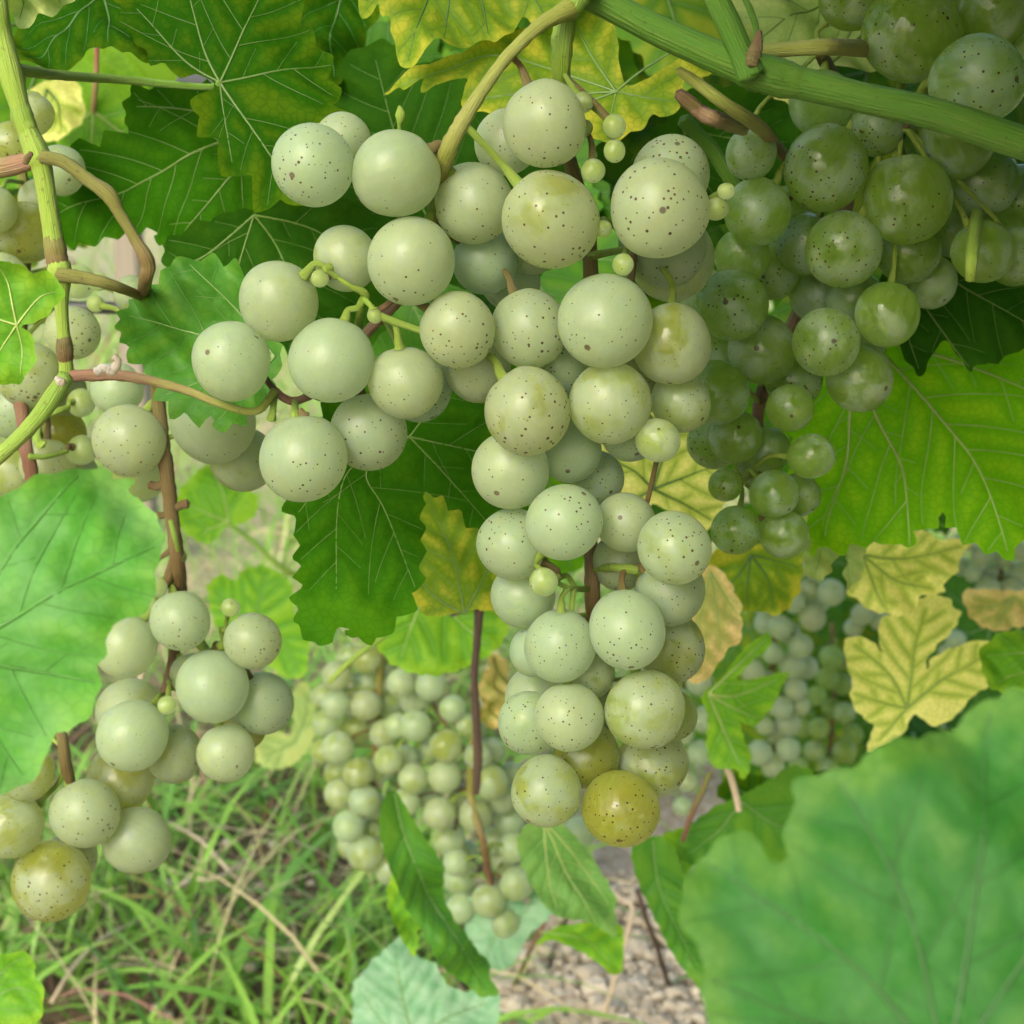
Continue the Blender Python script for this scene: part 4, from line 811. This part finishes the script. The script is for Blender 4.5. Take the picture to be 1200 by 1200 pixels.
bunch('loose half stripped bunch of grapes hanging behind the light front leaf', .385, left, [
   ([(168, 345, 8, -.03), (178, 400, 8, -.01), (184, 450, 8), (190, 510, 8), (196, 560, 9), (202, 610, 8), (208, 660, 9), (211, 700, 8, .008), (205, 760, 7, .014), (190, 820, 6, .014), (160, 840, 5, .016)], RACHIS),
   ([(30, 780, 5, .01), (58, 830, 6, .004), (72, 862, 6.5), (77, 895, 7), (84, 930, 6, .004), (85, 980, 5, .012), (70, 1000, 4, .012)], RACHIS),
   ([(202, 596, 6), (212, 592, 5), (220, 590, 6)], RACHIS), ([(194, 565, 5), (184, 570, 5), (175, 568, 5)], RACHIS), ([(200, 600, 5), (190, 604, 4), (180, 603, 5)], RACHIS), ([(206, 640, 5), (193, 650, 3), (184, 656, 3)], RACHIS), ([(200, 610, 3, -.004), (205, 630, 3, -.006), (209, 645, 3, -.004)], YELLOW_CANE),
   ([(208, 690, 5, .01), (240, 762, 6, .008), (262, 755, 6, .004)], PEDICEL), ([(78, 885, 3), (70, 915, 3, .002), (46, 940, 3, .004)], PEDICEL), ([(205, 650, 5), (195, 682, 6, .002), (184, 690, 7, .004)], RACHIS)],
   group='bunches hanging in the row', bloom=.72, ripe=.3, seed=5)

edge = [(35, 440, 38, O_(bloom=.4)), (95, 472, 17), (95, 528, 18), (72, 458, 30, O_(ripe=.6, bloom=.3)), (55, 545, 32, O_(bloom=.8)), (72, 508, 30, O_(ripe=.9, bloom=.2)), (12, 552, 34, O_(bloom=.3, ripe=.4)), (85, 560, 32), (30, 585, 36),
        (38, 135, 25, O_(bloom=.3)), (15, 170, 29, O_(bloom=.3)), (-8, 245, 28), (30, 272, 36, O_(ripe=.7, bloom=.3)), (70, 200, 30, O_(ripe=.4)), (0, 330, 34), (40, 350, 30), (85, 390, 32, O_(bloom=.7)), (0, 400, 34), (48, 235, 26), (92, 330, 20), (20, 480, 36)]
bunch('yellowish bunch behind the jointed left cane, cut by the picture edge', .405, edge, [
   ([(25, 80, 6, .02), (22, 160, 6, .02), (30, 250, 6, .02), (28, 350, 7, .016), (20, 430, 8, .004), (24, 470, 8, -.004), (30, 520, 8, -.012), (38, 565, 8, -.012), (40, 610, 6, -.01)], RED_STEM),
   ([(34, 535, 4, -.014), (55, 535, 3, -.012), (78, 529, 3, -.006)], YELLOW_CANE), ([(38, 480, 4), (60, 483, 4, -.01), (80, 478, 4, -.006)], YELLOW_CANE), ([(44, 495, 5, -.01), (44, 515, 5, -.012), (50, 522, 7, -.012)], YELLOW_CANE)],
   group='bunches hanging in the row', bloom=.5, ripe=.45, seed=6)

right = [
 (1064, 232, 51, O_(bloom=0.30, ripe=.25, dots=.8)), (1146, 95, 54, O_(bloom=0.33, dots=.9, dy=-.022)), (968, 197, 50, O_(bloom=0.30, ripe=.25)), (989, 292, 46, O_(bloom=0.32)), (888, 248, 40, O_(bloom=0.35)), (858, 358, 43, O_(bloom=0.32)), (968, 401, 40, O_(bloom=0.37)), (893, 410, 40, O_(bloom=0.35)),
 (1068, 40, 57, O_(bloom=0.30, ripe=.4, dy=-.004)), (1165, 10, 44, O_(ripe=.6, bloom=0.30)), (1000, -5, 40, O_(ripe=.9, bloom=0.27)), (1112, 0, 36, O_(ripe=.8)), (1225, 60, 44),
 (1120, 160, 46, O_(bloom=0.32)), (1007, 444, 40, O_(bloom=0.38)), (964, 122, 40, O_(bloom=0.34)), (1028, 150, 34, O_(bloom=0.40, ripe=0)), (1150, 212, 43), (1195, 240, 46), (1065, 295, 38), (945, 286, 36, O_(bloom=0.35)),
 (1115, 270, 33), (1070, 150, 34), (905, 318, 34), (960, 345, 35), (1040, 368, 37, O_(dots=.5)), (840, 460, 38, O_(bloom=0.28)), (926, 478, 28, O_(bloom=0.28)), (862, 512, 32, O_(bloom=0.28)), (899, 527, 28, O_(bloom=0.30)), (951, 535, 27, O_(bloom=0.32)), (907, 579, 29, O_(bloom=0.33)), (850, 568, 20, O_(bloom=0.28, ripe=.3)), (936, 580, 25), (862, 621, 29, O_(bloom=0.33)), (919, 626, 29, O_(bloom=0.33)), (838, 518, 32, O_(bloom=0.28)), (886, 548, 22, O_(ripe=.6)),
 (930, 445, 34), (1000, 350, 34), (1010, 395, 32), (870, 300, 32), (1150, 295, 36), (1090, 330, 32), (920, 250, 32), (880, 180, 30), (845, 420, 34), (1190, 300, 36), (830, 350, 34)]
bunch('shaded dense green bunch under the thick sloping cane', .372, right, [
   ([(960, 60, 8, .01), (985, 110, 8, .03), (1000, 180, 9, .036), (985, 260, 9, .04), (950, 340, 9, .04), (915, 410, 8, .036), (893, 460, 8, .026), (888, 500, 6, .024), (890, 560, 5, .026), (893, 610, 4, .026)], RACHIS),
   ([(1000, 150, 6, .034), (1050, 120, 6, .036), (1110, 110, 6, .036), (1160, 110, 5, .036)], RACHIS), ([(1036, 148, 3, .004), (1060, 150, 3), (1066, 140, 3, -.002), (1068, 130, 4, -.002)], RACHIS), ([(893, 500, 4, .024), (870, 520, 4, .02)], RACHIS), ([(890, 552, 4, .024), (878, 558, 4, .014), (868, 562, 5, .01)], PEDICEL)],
   group='bunches hanging in the row', bloom=.36, ripe=.1, seed=8, lit_tone=.25)  # deep green flesh and thin bloom carry part of this bunch's shade
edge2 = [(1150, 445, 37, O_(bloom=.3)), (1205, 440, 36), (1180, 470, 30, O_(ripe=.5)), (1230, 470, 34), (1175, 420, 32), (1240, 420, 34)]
bunch('few shaded grapes hanging below the deep green leaf at the right edge', .445, edge2, [([(1200, 360, 6, .02), (1200, 420, 6, .03), (1205, 470, 4, .03)], RACHIS)], group='bunches hanging in the row', bloom=.3, ripe=.15, seed=9, lit_tone=.3)

B5 = [(394, 826, 17), (429, 826, 19), (396, 876, 19), (427, 938, 19), (382, 847, 17), (418, 855, 20), (398, 930, 18), (408, 968, 19), (428, 1000, 21), (420, 905, 18), (437, 972, 17), (457, 1018, 20), (395, 905, 16), (430, 772, 18), (395, 792, 18), (430, 800, 18), (456, 822, 18), (410, 770, 16), (378, 880, 15), (450, 860, 17), (445, 900, 17), (440, 945, 16), (412, 990, 17), (450, 780, 16), (380, 815, 15), (460, 985, 15)]
bunch('small far bunch in the back left, on a reddish rachis', .80, B5, [([(450, 720, 4, .0), (446, 770, 4.5), (444, 820, 4.5, .004), (440, 870, 4, .008), (437, 930, 4, .012), (442, 990, 3, .012)], RED_STEM)], group='small far bunches', bloom=.42, ripe=.3, dots=.5, hi=False, seed=11)
B6 = [(505, 803, 19), (487, 850, 19), (522, 874, 20), (521, 910, 20), (575, 916, 21), (515, 953, 20), (557, 956, 20), (484, 912, 18), (573, 1055, 20), (535, 1011, 16), (540, 1064, 18), (491, 776, 18), (487, 820, 19), (490, 765, 19), (455, 890, 17), (476, 890, 17), (590, 935, 20), (597, 962, 18), (602, 993, 18), (538, 1030, 19), (605, 1035, 20), (592, 1080, 20), (527, 985, 20), (530, 830, 16), (475, 940, 17), (470, 800, 17), (560, 885, 17), (545, 1000, 15), (505, 880, 17), (500, 930, 17), (548, 850, 14), (580, 985, 17), (600, 910, 17), (465, 850, 15), (540, 935, 16), (575, 880, 16), (590, 1010, 15)]
bunch('longer far bunch in the back middle with tiny dried berries', .76, B6, [([(556, 860, 5, .0), (552, 900, 5), (552, 935, 5), (560, 965, 4.5, -.01), (567, 990, 4.5, -.012), (574, 1030, 4, 0), (582, 1060, 3, .004)], RED_STEM), ([(553, 890, 4, .004), (530, 860, 3, .01), (505, 820, 3, .014), (492, 780, 3, .014)], RED_STEM)], group='small far bunches', bloom=.48, ripe=.25, dots=.5, hi=False, seed=12)
B7 = [(952, 724, 16), (974, 694, 16), (950, 690, 14), (938, 757, 15), (928, 780, 16), (915, 735, 15), (925, 742, 14), (932, 808, 14), (938, 827, 12), (916, 830, 14), (923, 848, 15), (924, 878, 15), (890, 882, 15), (906, 897, 14), (883, 787, 14), (945, 782, 14), (896, 850, 11), (898, 730, 14), (936, 664, 13), (905, 765, 13), (900, 800, 14), (905, 825, 13), (960, 705, 13), (930, 705, 14), (910, 860, 13), (890, 705, 13)]
bunch('pale bluish far bunch right of the lobed yellow green leaf', .92, B7, [([(910, 650, 4, .01), (908, 720, 4, .012), (905, 780, 4, .012), (910, 840, 3, .012), (908, 880, 3, .012)], RACHIS)], group='small far bunches', bloom=.92, ripe=.2, dots=.3, hi=False, seed=13)
B10 = [(820, 800, 16), (826, 843, 16), (820, 882, 15), (806, 917, 12), (800, 860, 14), (795, 820, 14), (800, 945, 12), (790, 890, 14), (680, 975, 19), (660, 960, 17), (700, 965, 16)]
bunch('strip of pale far grapes peeping out right of the main bunch', .90, B10, [([(800, 750, 4, .01), (800, 820, 4, .014), (795, 880, 3, .014), (740, 930, 3, .014), (690, 960, 3, .014)], RACHIS)], group='small far bunches', bloom=.9, ripe=.2, dots=.3, hi=False, seed=14)
B8 = [(974, 770, 14), (957, 815, 12), (960, 853, 13), (955, 880, 13), (940, 853, 12), (936, 898, 12), (990, 880, 15), (970, 795, 14), (987, 802, 13), (990, 835, 13), (975, 830, 12), (970, 900, 13), (1000, 860, 12), (985, 775, 12)]
bunch('dim shaded far bunch deep behind the pale one', 1.02, B8, [([(975, 730, 3, .01), (978, 800, 3, .014), (975, 850, 3, .014), (972, 890, 3, .014)], RACHIS)], group='small far bunches', bloom=.28, ripe=.15, dots=.3, hi=False, seed=15, lit_tone=.45)
B11 = [(1010, 720, 13), (1030, 726, 12), (1020, 705, 12), (1120, 750, 12), (1112, 765, 12), (1128, 765, 11), (1000, 735, 11)]
bunch('handful of dim far grapes behind the yellow leaves', 1.0, B11, [([(1030, 680, 3, .01), (1060, 720, 3, .016), (1110, 745, 3, .016)], RACHIS)], group='small far bunches', bloom=.7, ripe=.2, dots=.3, hi=False, seed=16)
B9 = [(1158, 690, 15), (1185, 692, 15), (1150, 650, 13), (1160, 671, 11), (1193, 645, 13), (1192, 671, 13), (1140, 672, 10), (1128, 664, 11), (1130, 634, 12), (1175, 655, 12), (1172, 678, 11), (1205, 690, 13), (1210, 660, 13), (1170, 635, 12), (1110, 660, 11)]
bunch('pale far bunch resting over the scalloped tan leaf', .95, B9, [([(1175, 590, 4, .006), (1172, 640, 3, .012), (1172, 680, 3, .012)], RACHIS)], group='small far bunches', bloom=.85, ripe=.25, dots=.3, hi=False, seed=17)

# ================================================================== leaves deeper in the row, unseen leaves added for shade and the next row
def generic_outline(sc, r, wob=.06):
    half = [(0, 1.0), (11, .88), (24, .68), (38, .80), (52, .92), (66, .78), (80, .62), (98, .70), (116, .74), (135, .64), (155, .52), (170, .32)]
    pts = []
    for a, d in half+[(178, .10)]+[(360-a, d) for a, d in half[:0:-1]]:
        q = sc*d*(1+r.uniform(-wob, wob)); t = math.radians(a+r.uniform(-2, 2)); pts.append((math.sin(t)*q, -math.cos(t)*q))
    mains = [np.array([(math.sin(math.radians(a))*sc*l*.55+.001, -math.cos(math.radians(a))*sc*l*.5), (math.sin(math.radians(a))*sc*l, -math.cos(math.radians(a))*sc*l)]) for a, l in ((0, .95), (52, .86), (-52, .86), (114, .68), (-114, .68))]
    return pts, mains
PROTO = []
for i in range(6):
    r = random.Random(40+i); o, m = generic_outline(.062*r.uniform(.85, 1.15), r)
    bl, vm = build_leaf_meshes(o, m, 60+i, tooth=.0075, amp=.0024, cup=r.uniform(-.05, .2), wave=.0035, droop=.25, res=.0032, vr=.0007)
    t = tube_mesh('petiole', [(0, 0, 0), (0.002, .012, -.006), (.004, .03, -.022), (.002, .045, -.045)], [.0012, .0011, .0011, .0014], 6, .03, 3)
    PROTO.append((bl, vm, t))
VEINS_BY = {'pale': V_PALE, 'yellow': V_DARK}
copies = {}
def put_leaf(i, loc, rot, sc, mk, label, group):
    bl, vm, t = PROTO[i]
    e = empty('vine_leaf', loc); e.rotation_euler = rot; e.scale = (sc, sc, sc); tag(e, label, 'leaf', group)
    par = e
    for nm, me, m in (('blade', bl, PM[mk]), ('veins', vm, VEINS_BY.get(mk, V_MID)), ('petiole', t, PETIOLE)):
        k = (id(me), m.name)
        if k not in copies:
            c = me.copy(); c.materials.clear(); c.materials.append(m); copies[k] = c
        q = mobj(nm, copies[k], None, par); par = q if nm == 'blade' else e
rr = random.Random(99)
def facing(tilt=.9, az=None):
    # blade's +z normal roughly to the camera side (-Y) and up
    return (math.radians(90)-rr.uniform(.1, tilt), rr.uniform(-.6, .6), rr.uniform(-.6, .6) if az is None else az)
def scatter(n, x0, x1, y0, y1, Y0, Y1, kinds, label, group, tilt=.9, sc=(.8, 1.25)):
    for _ in range(n):
        p = at(rr.uniform(x0, x1), rr.uniform(y0, y1), rr.uniform(Y0, Y1)); rot = facing(tilt)
        put_leaf(rr.randrange(6), p, rot, rr.uniform(*sc), (kk := rr.choice(kinds)), KD[kk]+label, group)
D_, M_, MO, LI, BR, YG, YE = 'darkshade', 'mid', 'mottled', 'lime', 'bright', 'yellowgreen', 'yellow'
KD = dict(darkshade='deep green', mid='fresh green', mottled='mottled', lime='lime green', bright='bright green', yellowgreen='yellow green', yellow='yellow')
BL = ' vine leaf in the shade deep in the row behind the bunches'; BGp = 'leaves deep in the row'
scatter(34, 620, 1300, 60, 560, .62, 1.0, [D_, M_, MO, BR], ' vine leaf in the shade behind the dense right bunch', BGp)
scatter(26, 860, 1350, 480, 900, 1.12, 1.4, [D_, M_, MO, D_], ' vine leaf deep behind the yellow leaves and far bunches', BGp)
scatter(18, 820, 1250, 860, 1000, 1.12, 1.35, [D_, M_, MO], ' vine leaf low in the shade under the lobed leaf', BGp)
scatter(26, -120, 640, -160, 40, .62, 1.0, [M_, LI, BR, YG], ' vine leaf behind the mottled and yellow leaves at the top', BGp)
scatter(10, 380, 640, 60, 330, .58, .8, [D_, D_, M_], ' vine leaf in the dark gap above the upper grape row', BGp)
scatter(6, 620, 800, -60, 10, .6, .75, [M_, YG], ' vine leaf behind the peduncles where the thick cane starts', BGp)
scatter(7, -120, 60, 60, 300, .65, .9, [M_, LI, YG], ' vine leaf behind the top of the jointed left cane', BGp)
# unseen leaves added for shade, and the foliage of the next row: masses of leaves
def foliage(name, label, poses):
    byk = {}
    for (i, loc, rot, sc, mk) in poses: byk.setdefault(mk, []).append((i, loc, rot, sc))
    V, F, vd, ed, mi = [], [], [], [], []; n0 = 0; mats = sorted(byk)
    for k, mk in enumerate(mats):
        for (i, loc, rot, sc) in byk[mk]:
            bl = PROTO[i][0]; n = len(bl.vertices); co = np.empty(n*3, np.float32); bl.vertices.foreach_get('co', co); co = co.reshape(-1, 3)
            from mathutils import Euler
            R = np.array(Euler(rot).to_matrix()); V.append((co*sc)@R.T+np.array(loc))
            for nm, l in (('vein_distance', vd), ('edge_distance', ed)):
                a = np.empty(n, np.float32); bl.attributes[nm].data.foreach_get('value', a); l.append(a)
            for p in bl.polygons: F.append(tuple(v+n0 for v in p.vertices))
            mi += [k]*len(bl.polygons); n0 += n
    me = mesh_from(name, np.vstack(V), F, True, {'vein_distance': np.concatenate(vd), 'edge_distance': np.concatenate(ed)})
    for mk in mats: me.materials.append(PM[mk])
    me.polygons.foreach_set('material_index', mi)
    tag(mobj(name, me), label, 'foliage', kind='stuff')
def unseen_leaves(n, x0, x1, y0, y1, z0, z1, kinds=(M_, D_, MO, BR), t=(15, 75), yaw=0.0, mg=.11, sc=(.9, 1.5), side=0.0):
    out = []
    while len(out) < n:
        q = Vector((rr.uniform(x0, x1), rr.uniform(y0, y1), rr.uniform(z0, z1))); c = q-CAM; d = c.dot(FWD)
        if q.y < .5+side and d > -.1 and abs(c.x)-mg < .31*max(d, 0) and abs(c.dot(DOWN))-mg < .31*max(d, 0): continue
        out.append((rr.randrange(6), tuple(q), (math.radians(rr.uniform(*t)), rr.uniform(-.5, .5), rr.uniform(-1, 1)+yaw), rr.uniform(*sc), rr.choice(kinds)))
    return out
foliage('added_shade_foliage', 'unseen mass of vine leaves added overhead and at right to shade the right hand bunch', unseen_leaves(40, -.55, .6, .36, .58, .72, 1.15)+unseen_leaves(45, .24, .62, .42, .66, .46, .85, t=(40, 95), side=.4, mg=.09)+unseen_leaves(12, -.62, -.34, .46, .66, .55, .85, t=(40, 95), side=.4, mg=.09)+unseen_leaves(70, .02, .5, -.05, .50, .66, .95, t=(5, 50))+unseen_leaves(60, .0, .17, .13, .37, .70, .82, t=(0, 45), mg=.065, sc=(.75, 1.05))+unseen_leaves(60, .02, .22, -.02, .30, .68, .9, t=(0, 50), mg=.055, sc=(.7, 1.0))+unseen_leaves(80, .12, .40, -.12, .42, .40, .95, t=(50, 95), yaw=-1.1))  # out of view; most of these leaves are added to shade the right bunch
foliage('row_foliage', 'leaf wall of the next vine row across the grass', [(rr.randrange(6), (rr.uniform(-3, 2.6), rr.uniform(4.0, 4.5), rr.uniform(.8, 1.7)), facing(1.0), rr.uniform(1.6, 2.4), rr.choice([M_, LI, BR, YG])) for _ in range(150)])
# woody arm of the vine, trunks and next row
stem = [(-1.2, .62, .74), (-.6, .60, .75), (-.1, .62, .76), (.35, .61, .75), (.62, .60, .72), (.66, .60, .4), (.67, .60, -.02)]
o = mobj('old_vine', tube_mesh('old_vine', stem, [.012, .013, .015, .017, .022, .026, .03], 12, .14, 8), BARK); tag(o, 'gnarled woody vine with a horizontal arm in the row', 'vine')
for x in (-2.4, -1.3, 1.1, 2.2):
    t = mobj('old_vine', tube_mesh('old_vine', [(0, 0, -.02), (.02, .01, .25), (-.01, 0, .5), (.03, 0, .75), (.2, 0, .95)], [.03, .026, .024, .022, .015], 10, .14, 6), BARK); t.location = (x, 4.2, 0)
    tag(t, 'woody vine standing in the next row across the grass', 'vine', 'vines of the next row')
